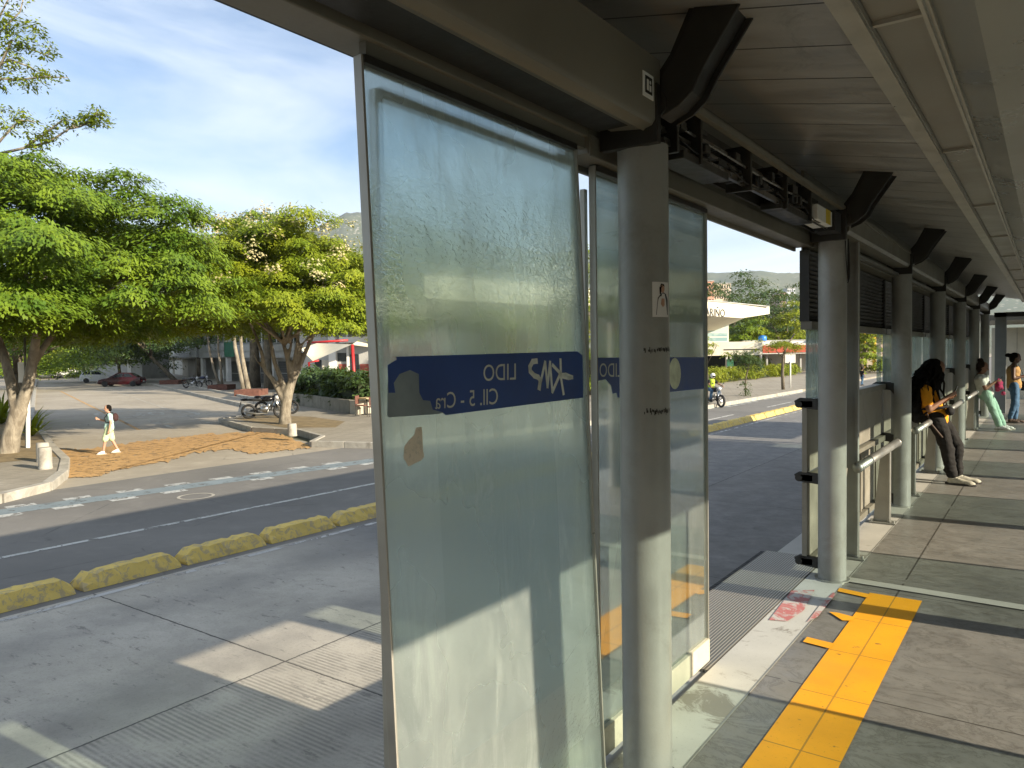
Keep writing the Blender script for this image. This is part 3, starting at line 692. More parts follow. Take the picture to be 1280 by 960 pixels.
# columns with arms
ARM = []
for q_ in [(826, 146), (848, 132), (866, 113), (879, 84), (925, 3), (867, 6), (842, 69), (826, 94)]:
    w_ = gY(*q_, 2.705); ARM.append((w_.x-XL, min(w_.z, ceil_z(w_.x)-.001) if q_[1] > 10 else ceil_z(w_.x)-.001))
def column(y, x=XL, top=2.56, label=None, side=1):
    b = MB().lathe((x, y, 0), [(.10, 0), (.10, top)], 40)
    c = b.build('column', MT['column'], ST, auto=True, label=label)
    MB().lathe((x, y, .004), [(.125, 0), (.125, .010)], 32).build('base_plate', MT['rail'], c, auto=True)
    a = MB(); s = side
    P = [(x+s*q, y-.075, z_) for q, z_ in ARM]
    a.prism(P, (0, .012, 0)); a.prism([(p[0], p[1]+.145, p[2]) for p in P], (0, .012, 0))
    P2 = [(p[0]-s*.022, p[1]+.012, p[2]+.012) for p in P]; a.prism(P2, (0, .133, 0))
    cx, cz_ = x+s*.085, top+.13
    a.lathe((cx, y-.082, cz_), [(.05, 0), (.055, .0), (.055, .01), (.05, .01)], 20, 'y'); a.lathe((cx, y-.088, cz_), [(.03, 0), (.03, .012)], 16, 'y')
    a.box(x-.13, x+.115, y-.115, y-.078, top-.02, top+.20) if side > 0 else None
    a.build('bracket_arm', MT['dark'], c, bevel=.003)
    return c
labs = {2: 'nearest column, in front of the doors, with a photo sticker and scribbled tape marks', 3: 'second column, standing at the end of the yellow strip with loose wires hanging at its top'}
cols = []
for i, y in enumerate(CY):
    c = column(y, label=labs.get(i)); cols.append(c)
# beam segments beyond the second column (closed covers)
for i in range(3, len(CY)-1):
    y0, y1 = CY[i]+.1, CY[i+1]-.1
    b = MB().prism([(-1.235, y0, 2.79), (-1.235, y0, 2.635), (-1.255, y0, 2.61), (-1.40, y0, 2.615), (-1.40, y0, 2.79)], (0, y1-y0, 0)); b.build('mechanism_cover', MT['beam'], ST)
    b = MB(); b.bar((-1.36, y0, 2.54), (-1.36, y1, 2.54), .03, .03); b.build('guide_rail', MT['steel'], ST)
# wires on column two
y = CY[3]
b = MB(); b.tube([(-1.232, y-.04, 2.54), (-1.226, y-.045, 2.40), (-1.222, y-.03, 2.30), (-1.224, y+.0, 2.25), (-1.226, y+.02, 2.30), (-1.228, y+.025, 2.56)], .004, 6)
b.tube([(-1.228, y+.03, 2.56), (-1.221, y+.035, 2.36), (-1.221, y+.03, 2.27), (-1.224, y+.0, 2.235)], .005, 6)
b.build('hanging_wire', MT['rubber'], cols[3])
# sticker on column one: photograph of a woman signing
cy = CY[2]
def cyl(yy, zz, d=.0):   # wrap point onto the column's surface facing the platform
    a = yy/.1; return (XL+(.1+d)*math.cos(a), cy+(.1+d)*math.sin(a), zz)
# centre of the sticker as the photograph shows it
hc = gX(818, 374, XL+.08); za = hc.z; ya = -.035
def wrap(poly, d, ny=6):
    return [cyl(ya+p[0], za+p[1], d) for p in poly]
def wgrid(x0, x1, z0, z1, d, n=8):
    b = MB(); vs = []
    for i in range(n+1):
        for zz in (z0, z1): vs.append(cyl(ya+x0+(x1-x0)*i/n, za+zz, d))
    return b.add(vs, [(2*i, 2*i+2, 2*i+3, 2*i+1) for i in range(n)])
stk = wgrid(-.045, .045, -.068, .068, .0012).build('photo_sticker', mat('sticker_paper', (.62, .60, .58), .4, 0, .03), cols[2], label='pale photo sticker of a woman in dark clothes signing with her hands')
b = MB(); b.add(wrap([(-.030, -.060), (.035, -.060), (.036, .0), (.022, .022), (.008, .028), (-.008, .022), (-.022, .006)], .0020), [tuple(range(7))])
b.build('printed_clothes', mat('print_black', (.03, .03, .035), .5), cols[2])
b = MB(); b.add(wrap([(.0+.012*math.cos(a), .042+.016*math.sin(a)) for a in [2*math.pi*k/14 for k in range(14)]], .0024), [tuple(range(14))])
b.add(wrap([(-.004, .004), (.012, .004), (.012, -.022), (.002, -.03), (-.008, -.018)], .0026), [tuple(range(5))])
b.build('printed_skin', MT['skin_light'], cols[2])
b = MB(); b.add(wrap([(-.013, .02), (-.015, .045), (-.006, .062), (.008, .060), (.013, .050), (.002, .054), (-.006, .044), (-.007, .02)], .0028), [tuple(range(8))])
b.build('printed_hair', MT['hair'], cols[2])
def marks(px0, px1, py, seed):
    r = random.Random(seed); b = MB(); h = gX((px0+px1)/2, py, XL+.09); 
    a0, a1 = -1.15, .35
    for k in range(34):
        a = a0+(a1-a0)*k/34; 
        if r.random() < .12: continue
        dz = r.uniform(-.006, .006); w = (a1-a0)/34*r.uniform(.5, 1.05); hh = r.uniform(.004, .010)
        P = [(XL+.1015*math.cos(t), cy+.1015*math.sin(t), h.z+dz+q) for t, q in ((a, -hh), (a+w, -hh), (a+w, hh), (a, hh))]
        b.poly(P)
    return b
marks(780, 829, 438, 1).build('scribble', MT['dark'], cols[2]); marks(790, 829, 517, 4).build('scribble', MT['dark'], cols[2])
# ------------------------------------------------------------------ glass doors
def leaf(name_label, TL, TR, BL, BR, glass, kick=True, th=.006, fw=.008):
    """TL.. corners of the leaf's mid plane, L = nearer the left of the photograph"""
    TL, TR, BL, BR = map(Vector, (TL, TR, BL, BR)); n = (TR-TL).cross(BL-TL).normalized()
    if n.x < 0: n = -n
    d = MB()
    f = MB()
    def q(s, t): return (TL*(1-s)+TR*s)*(1-t)+(BL*(1-s)+BR*s)*t
    W_ = (TR-TL).length; H_ = (BL-TL).length
    P = [q(0, 0), q(1, 0), q(1, 1), q(0, 1)]
    d.prism([p-n*th/2 for p in P], n*th)
    door = d.build('sliding_door', glass, ST, label=name_label)
    w = fw/W_
    for s0, s1 in ((0-w, 0), (1, 1+w)):
        f = MB(); f.prism([q(s0, 0)-n*.016, q(s1, 0)-n*.016, q(s1, 1)-n*.016, q(s0, 1)-n*.016], n*.032)
        f.build('door_frame', MT['frame'], door, bevel=.002)
    t = MB(); hh = .022/H_; t.prism([q(0, 0)-n*.02, q(1, 0)-n*.02, q(1, hh)-n*.02, q(0, hh)-n*.02], n*.04); t.build('top_rail', MT['mech'], door)
    if kick:
        k = MB(); hh = .125/H_; k.prism([q(0, 1-hh)-n*.012, q(1, 1-hh)-n*.012, q(1, 1)-n*.012, q(0, 1)-n*.012], n*.034); k.build('kick_plate', MT['kick'], door, bevel=.003)
    return door, q, n
# front leaf, hanging askew: its foot kicked in towards the platform
tl = gX(449, 66, -1.50); tr = gX(716, 190, -1.50); zt = 2.545
TL = (-1.50, tl.y, zt); TR = (-1.50, tr.y, zt)
bl_ = gX(494, 960, -1.40); br_ = gX(752, 960, -1.40)
k_ = (zt-.02)/(zt-bl_.z)
BL = Vector(TL)+(Vector((-1.40, bl_.y, bl_.z))-Vector(TL))*k_
k2 = (zt-.02)/(zt-br_.z); BR = Vector(TR)+(Vector((-1.40, br_.y, br_.z))-Vector(TR))*k2
doorA, qA, nA = leaf('wide hazy glass door leaf hanging askew on the left, with a torn blue sign band', TL, TR, BL, BR, MT['glassA'], False)
p0 = Vector(TL)+nA*.0046
def onA(px, py, d=0): return gP(px, py, p0+nA*d, nA)
def crop8(x, y): return (480+x/4.923, 430+y/4.923)
pts = [(75, 78), (1190, 45), (1222, 70), (1226, 330), (378, 438), (360, 420), (300, 404), (285, 350), (240, 345), (218, 300), (215, 185), (160, 160), (95, 185), (60, 240), (70, 300), (28, 300), (22, 130), (78, 95)]
b = MB().poly([onA(*crop8(*p)) for p in pts]); band = b.build('sign_band', MT['decal'], doorA, label='dark blue vinyl band with a torn lower left corner')
b = MB().poly([onA(*crop8(*p), -.0008) for p in [(22, 240), (60, 240), (95, 185), (160, 160), (215, 185), (218, 300), (240, 345), (285, 350), (300, 404), (360, 420), (340, 430), (30, 452), (20, 440)]])
b.build('peeled_backing', MT['decal_grey'], doorA)
def mirrored(txt, right_px, left_px, base_r, base_l, hpx, d=.0008):
    vs, fs, w = text_mesh(txt, 1.0)
    hi = max(v.y for v in vs if True); out = []
    for v in vs:
        t = v.x/w; x = right_px+(left_px-right_px)*t; y = base_r+(base_l-base_r)*t-v.y/hi*hpx; out.append(onA(*crop8(x, y), d))
    return MB().add(out, fs)
b = mirrored('LIDO', 818, 612, 218, 228, 100)
q = mirrored('Cll. 5 - Cra', 705, 315, 368, 400, 98); b.add(q.v, q.f); b.build('sign_lettering', MT['letter'], doorA)
def stroke(b, pts, w):
    for a, c in zip(pts, pts[1:]):
        A_, B_ = onA(*crop8(*a), .0012), onA(*crop8(*c), .0012); dd = (B_-A_).normalized(); s_ = dd.cross(nA)*w/2; e = dd*w*.3
        b.poly([A_-s_-e, B_-s_+e, B_+s_+e, A_+s_-e])
b = MB()
for pts, w in (([(940, 105), (915, 108), (898, 140), (900, 168), (925, 195), (950, 205), (962, 225), (955, 275)], .019), ([(955, 275), (992, 110), (1006, 265)], .013), ([(1006, 265), (1022, 110), (1036, 295)], .013),
        ([(1036, 295), (1088, 175), (1086, 95)], .014), ([(1038, 130), (1085, 180), (1105, 308)], .014), ([(1090, 190), (1120, 188), (1160, 205), (1135, 210), (1095, 200)], .014)):
    stroke(b, pts, w)
b.build('scratched_graffiti', MT['scratch'], doorA)
b = MB().poly([onA(*crop8(*p)) for p in [(195, 515), (232, 508), (236, 560), (240, 650), (248, 690), (232, 715), (190, 735), (150, 755), (138, 730), (118, 700), (125, 630), (155, 590), (185, 560)]])
b.build('torn_sticker', MT['paper'], doorA)
# leaf behind it
a1 = gX(479, 600, -1.60).y; a2 = gX(722, 700, -1.60).y
leaf('upright glass leaf standing behind the askew one', (-1.60, a1, 2.52), (-1.60, a2, 2.52), (-1.60, a1, .02), (-1.60, a2, .02), MT['glassE'])
# leaf right of the first column
c1 = gX(744, 500, -1.55).y; c2 = gX(881, 500, -1.55).y
doorC, qC, nC = leaf('dusty glass door leaf behind the nearest column, beside the open doorway', (-1.55, c1, 2.52), (-1.55, c2, 2.52), (-1.55, c1, .02), (-1.55, c2, .02), MT['glassB'])
pc = Vector((-1.545, 0, 0))
def onC(px, py, d=0): return gX(px, py, -1.5455+d)
b = MB().poly([onC(*p) for p in [(744, 447), (880, 446.5), (880, 486), (866, 487), (772, 497), (771, 491), (766, 492), (764, 482), (757, 474), (748, 476), (744, 480)]]); b.build('sign_band', MT['decal'], doorC)
b = MB().poly([onC(843.5+7.5*math.cos(a), 467+19.5*math.sin(a), .0008) for a in [2*math.pi*k/28 for k in range(28)]]); b.build('round_emblem', mat('emblem_pale', (.52, .60, .48), .6, 0, .2, 20), doorC)
vs, fs, w = text_mesh('LIDO', 1.0); hi = max(v.y for v in vs)
b = MB().add([onC(778-(778-749.5)*v.x/w, 471-(v.y/hi)*17, .0008) for v in vs], fs); b.build('sign_lettering', MT['letter'], doorC)
b = MB().box(-1.68, -1.655, 2.88, 2.905, 0, 2.46); b.build('door_post', MT['frame'], ST, bevel=.002)
b = MB().box(-1.68, -1.655, -2.5, -2.47, 0, 2.46); b.build('door_post', MT['frame'], ST, bevel=.002)
# ------------------------------------------------------------------ wall bays beyond the second column
def bay(y0, y1, glass_lo, first=False):
    w = thing('tmp', None, None); bpy.data.objects.remove(w)
    p = MB().box(-1.550, -1.515, y0, y1, .80, 1.30); p.box(-1.550, -1.515, y0, y1, .14, .72)
    par = p.build('parapet', MT['panel'], ST)
    r = MB(); 
    for zz in (.11, .76, 1.33): r.box(-1.570, -1.470, y0, y1, zz-.03, zz+.025)
    r.build('parapet_rail', MT['beam'], par, bevel=.004)
    nb = 5; 
    for yy in (y0+.02, y1-.02):
        for zz in (.10, .75, 1.32):
            br = MB(); br.prism([(-1.610, yy-.02, zz+.03), (-1.570, yy-.02, zz+.055), (-1.350, yy-.02, zz+.04), (-1.340, yy-.02, zz-.01), (-1.380, yy-.02, zz-.09), (-1.430, yy-.02, zz-.035), (-1.590, yy-.02, zz-.02)], (0, .04, 0))
            br.lathe((-1.575, yy-.025, zz+.005), [(.028, 0), (.028, .05)], 12, 'y')
            br.build('bracket', MT['dark'], par, bevel=.003)
    for i in range(4):
        v = MB(); yy = y0+(y1-y0)*(i+.5)/4; v.box(-1.513, -1.500, yy-.02, yy+.02, .14, .72)
        v.build('batten', MT['panel'], par)
    lo = MB()
    k = 0
    zz = 1.96
    while zz < 2.48:
        lo.prism([(-1.540, y0, zz), (-1.510, y0, zz+.035), (-1.505, y0, zz+.032), (-1.535, y0, zz-.003)], (0, y1-y0, 0)); zz += .036
    lo.box(-1.565, -1.550, y0, y1, 1.96, 2.50); lo.box(-1.565, -1.495, y0-.012, y0, 1.96, 2.50); lo.box(-1.565, -1.495, y1, y1+.012, 1.96, 2.50)
    lo.build('louvre', MT['dark'], ST)
    lf = MB().box(-1.560, -1.480, y0, y1, 1.90, 1.96); lf.build('louvre_rail', MT['beam'], ST)
    gl = []
    ym = (y0+y1)/2
    return y0, y1
for i in range(3, 8):
    y0 = CY[i]-.02 if i == 3 else CY[i]+.0; y1 = CY[i+1]-.04
    bay(y0+.02, y1, None)
def pane(y0, y1, m, z0=1.36, z1=1.90):
    MB().box(-1.528, -1.520, y0, y1, z0, z1).build('window_pane', m, ST)
pane(CY[3]+.02, CY[3]+.30, MT['glassD']); pane(CY[3]+.32, CY[3]+1.0, MT['glassD']); pane(CY[4]-.30, CY[4]-.05, MT['glassC'])
for i in (4, 5, 6, 7): pane(CY[i]+.05, CY[i]+1.55, MT['glassD']); pane(CY[i]+1.6, CY[i+1]-.05, MT['glassD'])
for i in range(3, 8):
    MB().box(-1.530, -1.517, CY[i]+1.0, CY[i]+1.02, 1.36, 1.90).build('mullion', MT['frame'], ST)
# ------------------------------------------------------------------ the other side of the station
for k in range(-2, 6):
    column(5.55+3.22*k, XR, 2.60, None, -1)
b = MB().box(XR+.05, XR+.25, Y0, Y1, 2.20, 3.12); b.build('far_header', MT['beam'], ST)
for k in range(-2, 6):
    y = 5.55+3.22*k
    b = MB().box(XR+.10, XR+.106, y+.08, y+1.55, .1, 2.20); d_ = b.build('sliding_door', MT['glassC'], ST)
    f = MB().box(XR+.08, XR+.125, y+1.55, y+1.585, .02, 2.20); f.box(XR+.08, XR+.12, y+.08, y+1.55, .02, .10); f.build('door_frame', MT['frame'], d_)
# tall flat posts and lean rails (bolted to the floor: things of their own)
def lean_rail(y0, y1, label, tall=False):
    t = thing('lean_rail', label, 'lean rail', (-1.27, (y0+y1)/2, 0), 'lean rails between the columns')
    b = MB(); 
    b.tube([(-1.25, y0, .79), (-1.25, y1, .79)], .038, 20); b.ell((-1.25, y0, .79), (.044, .035, .044), 16, 10); b.ell((-1.25, y1, .79), (.044, .035, .044), 16, 10)
    b.build('rail_tube', MT['steel'], t, smooth=True)
    for yy in (y0+.16, y1-.22):
        p = MB().prism([(-1.43, yy, .02), (-1.27, yy, .02), (-1.28, yy, .76), (-1.36, yy, .76)], (0, .014, 0)); p.box(-1.295, -1.275, yy-.03, yy+.045, .02, .755)
        p.build('post', MT['rail'], t, bevel=.002)
        q = MB().box(-1.46, -1.22, yy-.06, yy+.09, .008, .022)
        q.lathe((-1.44, yy-.03, .022), [(.012, 0), (.012, .02)], 8); q.lathe((-1.24, yy-.03, .022), [(.012, 0), (.012, .02)], 8)
        q.build('foot_plate', MT['rail'], t, bevel=.002)
    return t
lean_rail(6.52, 8.42, 'steel lean rail between the second and third columns, empty')
lean_rail(9.75, 12.1, 'steel lean rail that the long-haired woman in orange sits against')
lean_rail(12.95, 15.3, 'steel lean rail between the woman in orange and the woman in mint trousers')
lean_rail(16.2, 18.5, 'steel lean rail behind the woman in mint trousers')
b = MB().box(-1.37, -1.29, CY[3]+.66, CY[3]+.675, .76, 2.62); b.box(-1.295, -1.275, CY[3]+.64, CY[3]+.70, .76, 2.62)
b.build('tall_post', MT['column'], ST, label='tall flat post rising from the lean rail to the header')
# far end of the station
b = MB().box(-1.18, -.93, 23.3, 23.5, 0, 2.62)
b.build('end_panel', mat('grey_end_panel', (.17, .18, .175), .45, .1, .1), ST, bevel=.005)
b = MB().box(-1.2, 2.3, 23.3, 23.6, 2.50, 2.62); b.build('end_lintel', MT['dark'], ST)
b = MB().box(-1.6, 2.4, 29.8, 30, 0, 2.35); b.build('end_wall', mat('cream_end_wall', (.55, .52, .42), .6, 0, .08), ST)
b = MB()
for x in np.arange(-1.5, 2.3, .30): b.box(x, x+.012, 29.785, 29.80, 0, 2.35)
b.build('wall_batten', MT['rail'], ST)
b = MB().box(-.62, -.58, 27.5, 27.6, 0, 2.3); b.box(-.62, 1.6, 27.5, 27.6, 2.2, 2.3); b.box(.5, .54, 27.5, 27.6, 0, 2.2); b.build('exit_frame', MT['rail'], ST)
b = MB().box(-1.7, 2.4, 24.5, 30, 2.45, 2.6); b.build('end_canopy', MT['beam'], ST)
# ================================================================== VEGETATION
def leaf_mesh(name, cen, nrm, out, ln, wd, m, parent):
    """cen Nx3 centres, nrm Nx3 normals, out Nx3 direction of the leaf's length"""
    N = len(cen); nrm = nrm/np.linalg.norm(nrm, axis=1)[:, None]
    out = out-nrm*np.sum(out*nrm, 1)[:, None]; out /= np.linalg.norm(out, axis=1)[:, None]+1e-9
    sd_ = np.cross(nrm, out); ln = ln[:, None]/2; wd = wd[:, None]/2
    V = np.empty((N, 4, 3)); V[:, 0] = cen-out*ln; V[:, 1] = cen+sd_*wd-out*ln*.1; V[:, 2] = cen+out*ln-nrm*ln*.25; V[:, 3] = cen-sd_*wd-out*ln*.1
    org = np.array(root_of(parent).location); V = (V-org).reshape(-1, 3)
    me = bpy.data.meshes.new(name); me.vertices.add(4*N); me.vertices.foreach_set('co', V.ravel())
    me.loops.add(4*N); me.loops.foreach_set('vertex_index', np.arange(4*N, dtype=np.int32))
    me.polygons.add(N); me.polygons.foreach_set('loop_start', np.arange(0, 4*N, 4, dtype=np.int32))
    me.polygons.foreach_set('loop_total', np.full(N, 4, dtype=np.int32)); me.update(calc_edges=True); me.materials.append(m)
    o = bpy.data.objects.new(name, me); C.objects.link(o); o.parent = parent; return o
def clumps(rng, centers, outs, rad, flat, per, size, droop=.35, fill=.9, asp=.42):
    cs, ns, os_, l, w = [], [], [], [], []
    for c, o, r in zip(centers, outs, rad):
        n = int(per*(r/np.mean(rad))**2)
        a = rng.uniform(0, 2*np.pi, n); q = r*np.sqrt(rng.uniform(0, 1, n))**fill
        d = np.stack([np.cos(a), np.sin(a), np.zeros(n)], 1)
        edge = 1+.28*np.sin(a*3+rng.uniform(0, 6))+.16*np.sin(a*7+rng.uniform(0, 6))
        p = c+d*(q*edge)[:, None]; p[:, 2] += flat*r*rng.normal(0, .45, n)-droop*(q**2)/r+rng.normal(0, .03, n)
        p += np.outer((q*0+rng.uniform(0, .15, n)), o)
        nn = np.stack([d[:, 0]*.35+o[0]*.5+rng.normal(0, .38, n), d[:, 1]*.35+o[1]*.5+rng.normal(0, .38, n), np.full(n, 1.)+rng.normal(0, .2, n)], 1)
        oo = d+np.stack([rng.normal(0, .5, n), rng.normal(0, .5, n), rng.normal(-.45, .25, n)], 1)
        cs.append(p); ns.append(nn); os_.append(oo); l.append(size*rng.uniform(.6, 1.4, n)); w.append(size*asp*rng.uniform(.7, 1.3, n))
    return map(np.concatenate, (cs, ns, os_, l, w))
def dome(rng, c, R3, n, lo=-.15, r0=.72, jit=.1):
    """centres spread evenly over the upper part of an ellipsoid shell"""
    P, O = [], []
    for i in range(n):
        t = (i+.5)/n; z = 1-(1-lo)*t; ph = i*2.39996+rng.uniform(-.3, .3); h = math.sqrt(max(0, 1-z*z)); k = rng.uniform(r0, 1.0)*(1+rng.normal(0, jit*.5))
        d = np.array([h*math.cos(ph), h*math.sin(ph), z]); P.append(np.array(c)+d*np.array(R3)*k); O.append(d)
    return P, O
FW = np.array(AX[2]); RT = np.array(AX[0])
def atD(px, py, D):
    d = ray(px, py); return C0+d*(D/d.dot(AX[2]))
def tree(name, label, base, crown_c, R3, trunk_paths, leafm, nclump=60, per=350, crad=1.0, leaf=.17, seed=1, bark='bark', group=None, blossom=None, lo=-.15, remesh=.05, droop=.35, flat=.22, r0=.72, extra=0):
    rng = np.random.default_rng(seed)
    t = thing(name, label, 'tree', tuple(base), group)
    b = MB()
    for pts, rad in trunk_paths: b.tube(pts, rad, 10)
    if remesh: b.build('trunk', MT[bark], t, remesh=remesh, sm_it=3)
    else: b.build('trunk', MT[bark], t, smooth=True)
    P, O = dome(rng, crown_c, R3, nclump, lo, r0)
    if extra:
        for i in range(extra):
            q = rng.normal(0, 1, 3); q /= np.linalg.norm(q); q[2] = abs(q[2])*.8; P.append(np.array(crown_c)+q*np.array(R3)*rng.uniform(.3, .7)); O.append(q)
    rad = crad*rng.uniform(.65, 1.3, len(P))
    leaf_mesh('crown', *clumps(rng, P, O, rad, flat, per, leaf, droop), MT[leafm], t)
    if blossom:
        P2, O2 = dome(rng, crown_c, [k*1.03 for k in R3], blossom[1], .25, .97, .05)
        rad2 = np.full(len(P2), crad*.42)
        leaf_mesh('blossom', *clumps(rng, P2, O2, rad2, .5, blossom[2], leaf*.8, .1, asp=.8), MT[blossom[0]], t)
    return t
def limbs(rng, fork, crown_c, R3, n, r_base, start=None):
    """n limbs from the fork out to the crown shell"""
    out = []; fork = np.array(fork)
    for i in range(n):
        ph = i*2.39996+rng.uniform(-.4, .4); z = rng.uniform(.1, .85); h = math.sqrt(1-z*z)
        e = np.array(crown_c)+np.array([h*math.cos(ph), h*math.sin(ph), z])*np.array(R3)*.85
        m1 = fork+(e-fork)*.35+np.array([0, 0, .10*np.linalg.norm(e-fork)])+rng.normal(0, .12, 3); m2 = fork+(e-fork)*.7+np.array([0, 0, .06*np.linalg.norm(e-fork)])+rng.normal(0, .15, 3)
        r = r_base*rng.uniform(.7, 1.1)
        out.append(([fork, m1, m2, e], [r, r*.72, r*.45, r*.15]))
        for k in range(2):
            e2 = e+rng.normal(0, .9, 3)*np.array([1, 1, .5]); out.append(([m2, (m2+e2)/2+rng.normal(0, .1, 3), e2], [r*.4, r*.25, r*.08]))
    return out
# --- left tree
B = gZ(14, 566, SW); D0 = (B-C0).dot(AX[2])
def lp(px, py, dd=0): return np.array(atD(px, py, D0+dd))
r1 = np.random.default_rng(11)
tp = [([lp(10, 572), lp(14, 545), lp(24, 512)], [.30, .25, .24]),
      ([lp(22, 516), lp(14, 480, .2), (lp(4, 440, .4)), lp(-14, 395, .5), lp(-40, 340, .8)], [.19, .15, .12, .10, .05]),
      ([lp(24, 516), lp(35, 482), lp(40, 455), lp(45, 425, -.2), lp(46, 398, -.3), lp(54, 350, -.4), lp(70, 300, -.4)], [.18, .16, .15, .12, .11, .08, .04]),
      ([lp(40, 455), lp(56, 432, .2), lp(76, 406, .5), lp(110, 385, .9), lp(150, 352, 1.3), lp(205, 322, 1.6)], [.13, .10, .085, .07, .05, .03]),
      ([lp(46, 420), lp(40, 403)], [.07, .085])]
cc1 = atD(5, 408, D0+.6)
tp += limbs(r1, lp(45, 400), cc1, (5.6, 5.6, 4.4), 11, .09)
tp += limbs(r1, lp(76, 406, .5), cc1, (5.6, 5.6, 4.2), 7, .06)
tree('spreading_tree', 'big spreading tree with forked mottled trunk at the left edge, on the street corner', B, cc1, (6.6, 6.6, 5.8), tp, 'leafA', 160, 1250, 1.05, .145, 21, remesh=.05, lo=.06, droop=.42, flat=.16, extra=60)
# --- middle tree with cream seed clusters
B = gZ(357, 530, SW); D1 = (B-C0).dot(AX[2])
def mp_(px, py, dd=0): return np.array(atD(px, py, D1+dd))
tp = [([mp_(356, 534), mp_(357, 510), mp_(360, 492), mp_(365, 476)], [.27, .21, .20, .17]),
      ([mp_(357, 505), mp_(350, 492), mp_(341, 474), mp_(331, 462), mp_(327, 440), mp_(318, 415, .3), mp_(300, 380, .6)], [.15, .12, .10, .09, .075, .06, .03]),
      ([mp_(358, 498), mp_(352, 476), mp_(343, 452), mp_(338, 425), mp_(332, 395)], [.13, .11, .09, .07, .04]),
      ([mp_(364, 480), mp_(360, 450), mp_(353, 425), mp_(350, 390)], [.12, .10, .07, .04]),
      ([mp_(365, 480), mp_(368, 455), mp_(372, 430), mp_(374, 395)], [.13, .11, .08, .05]),
      ([mp_(366, 478), mp_(374, 460), mp_(382, 440), mp_(392, 418), mp_(410, 395)], [.12, .10, .085, .07, .04]),
      ([mp_(374, 460), mp_(372, 450), mp_(378, 430), mp_(396, 410), mp_(420, 400)], [.07, .06, .05, .045, .03]),
      ([mp_(331, 462), mp_(322, 452), mp_(316, 440)], [.05, .04, .03]),
      ([mp_(360, 450), mp_(364, 430), mp_(362, 400)], [.07, .06, .04])]
cc2 = atD(357, 402, D1)
tp += limbs(np.random.default_rng(4), mp_(356, 430), cc2, (4.0, 4.0, 3.3), 9, .07)
tree('flowering_tree', 'round-topped tree with many slender stems and cream seed clusters, standing on the verge', B, cc2, (4.9, 4.9, 4.2), tp, 'leafB', 140, 1050, .88, .13, 8, remesh=.045, lo=-.08, droop=.4, flat=.18, extra=50, blossom=('leafF', 90, 45))
# --- sparse tall tree at the left edge: bare limbs and tufts
D2 = D0+4
def sp(px, py, dd=0): return np.array(atD(px, py, D2+dd))
Bs = np.array(atD(-95, 540, D2)); Bs[2] = SW
tips = [[(-60, 190), (-20, 120), (0, 40), (25, 15), (34, -20)], [(-60, 190), (-10, 105), (15, 50), (40, 62), (60, 70), (63, 55)], [(-40, 150), (0, 98), (20, 100), (55, 96), (85, 97)],
        [(-60, 240), (0, 192), (60, 178), (88, 160), (102, 148), (128, 142)], [(88, 160), (100, 158), (118, 150), (122, 136)], [(-30, 210), (10, 165), (25, 150), (45, 152)], [(0, 192), (30, 185), (55, 168), (78, 150), (92, 150)], [(-20, 120), (-5, 85), (12, 74), (38, 84), (50, 92)], [(-30, 90), (0, 20), (20, -20)]]
tp = [([Bs, sp(-90, 400), sp(-75, 300), sp(-60, 190)], [.3, .24, .17, .12])]
cen = []; rs = np.random.default_rng(7)
for q in tips:
    P_ = [sp(x, y, rs.normal(0, .15)) for x, y in q]; tp.append((P_, list(np.linspace(.055, .012, len(P_)))))
    for a, c in zip(P_[1:], P_[2:]):
        for k in range(3): cen.append(a+(c-a)*rs.uniform(0, 1)+rs.normal(0, .14, 3))
t = thing('sparse_tree', 'tall sparse tree reaching thin bare twigs over the upper left corner', 'tree', tuple(Bs))
b = MB()
for p, r in tp: b.tube(p, r, 7)
b.build('trunk', MT['bark'], t, smooth=True)
tuft = [sp(x, y, rs.normal(0, .2)) for x, y in [(5, 15), (20, 22), (32, 30), (12, 40), (5, 62), (22, 35), (45, 33), (50, 42), (38, 48), (14, 60), (5, 50), (28, 55), (4, 108), (22, 100), (34, 101), (112, 145), (128, 143), (120, 138), (134, 152), (105, 150), (124, 150), (84, 152), (70, 158), (52, 172), (36, 168), (20, 150), (10, 162), (28, 140), (45, 155), (60, 165), (0, 150), (5, 135), (-5, 30)]]
cen += tuft+tuft
rad = rs.uniform(.18, .36, len(cen)); outs = [rs.normal(0, .4, 3) for _ in cen]
leaf_mesh('crown', *clumps(rs, cen, outs, rad, .7, 26, .15, .25), MT['leafB'], t)
# --- other trees, placed by distance
def simple_tree(label, px, D, zt, rad, m, seed, h0=.42, name='street_tree', bark='bark2', group='street trees beyond the crossing', per=150, n=46, leaf=None, lean=0, flatk=1., crad=None, basez=SW):
    b_ = np.array(atD(px, 450, D)); b_[2] = basez; rg = np.random.default_rng(seed)
    H_ = zt-basez; R3 = (rad, rad, H_*(1-h0)*flatk); cc = b_.copy(); cc[2] = zt-R3[2]*1.0; cc[:2] += RT[:2]*lean
    fk = b_+(cc-b_)*.62; r = .03*H_+.03
    tp = [([b_, b_*.6+fk*.4+rg.normal(0, .1, 3), fk], [r, r*.8, r*.65])]+limbs(rg, fk, cc, [k*.9 for k in R3], 6, r*.5)
    return tree(name, label, b_, cc, R3, tp, m, n, per, crad or rad*.28, leaf or max(.16, D*.0042), seed, bark, group, remesh=0, lo=-.35, droop=.3, flat=.3, r0=.55, extra=12)
simple_tree('bright green street tree behind the white pickup', 104, 96, 6.4, 5.2, 'leafD', 31, .5, per=170)
simple_tree('dark low tree hanging over the white hatchback', 148, 88, 6.6, 5.6, 'leafC', 32, .45, per=170)
simple_tree('tree with a leaning trunk growing from the brick planter by the garage wall', 220, 84, 7.6, 6.2, 'leafC', 33, .55, lean=-4.5, per=170)
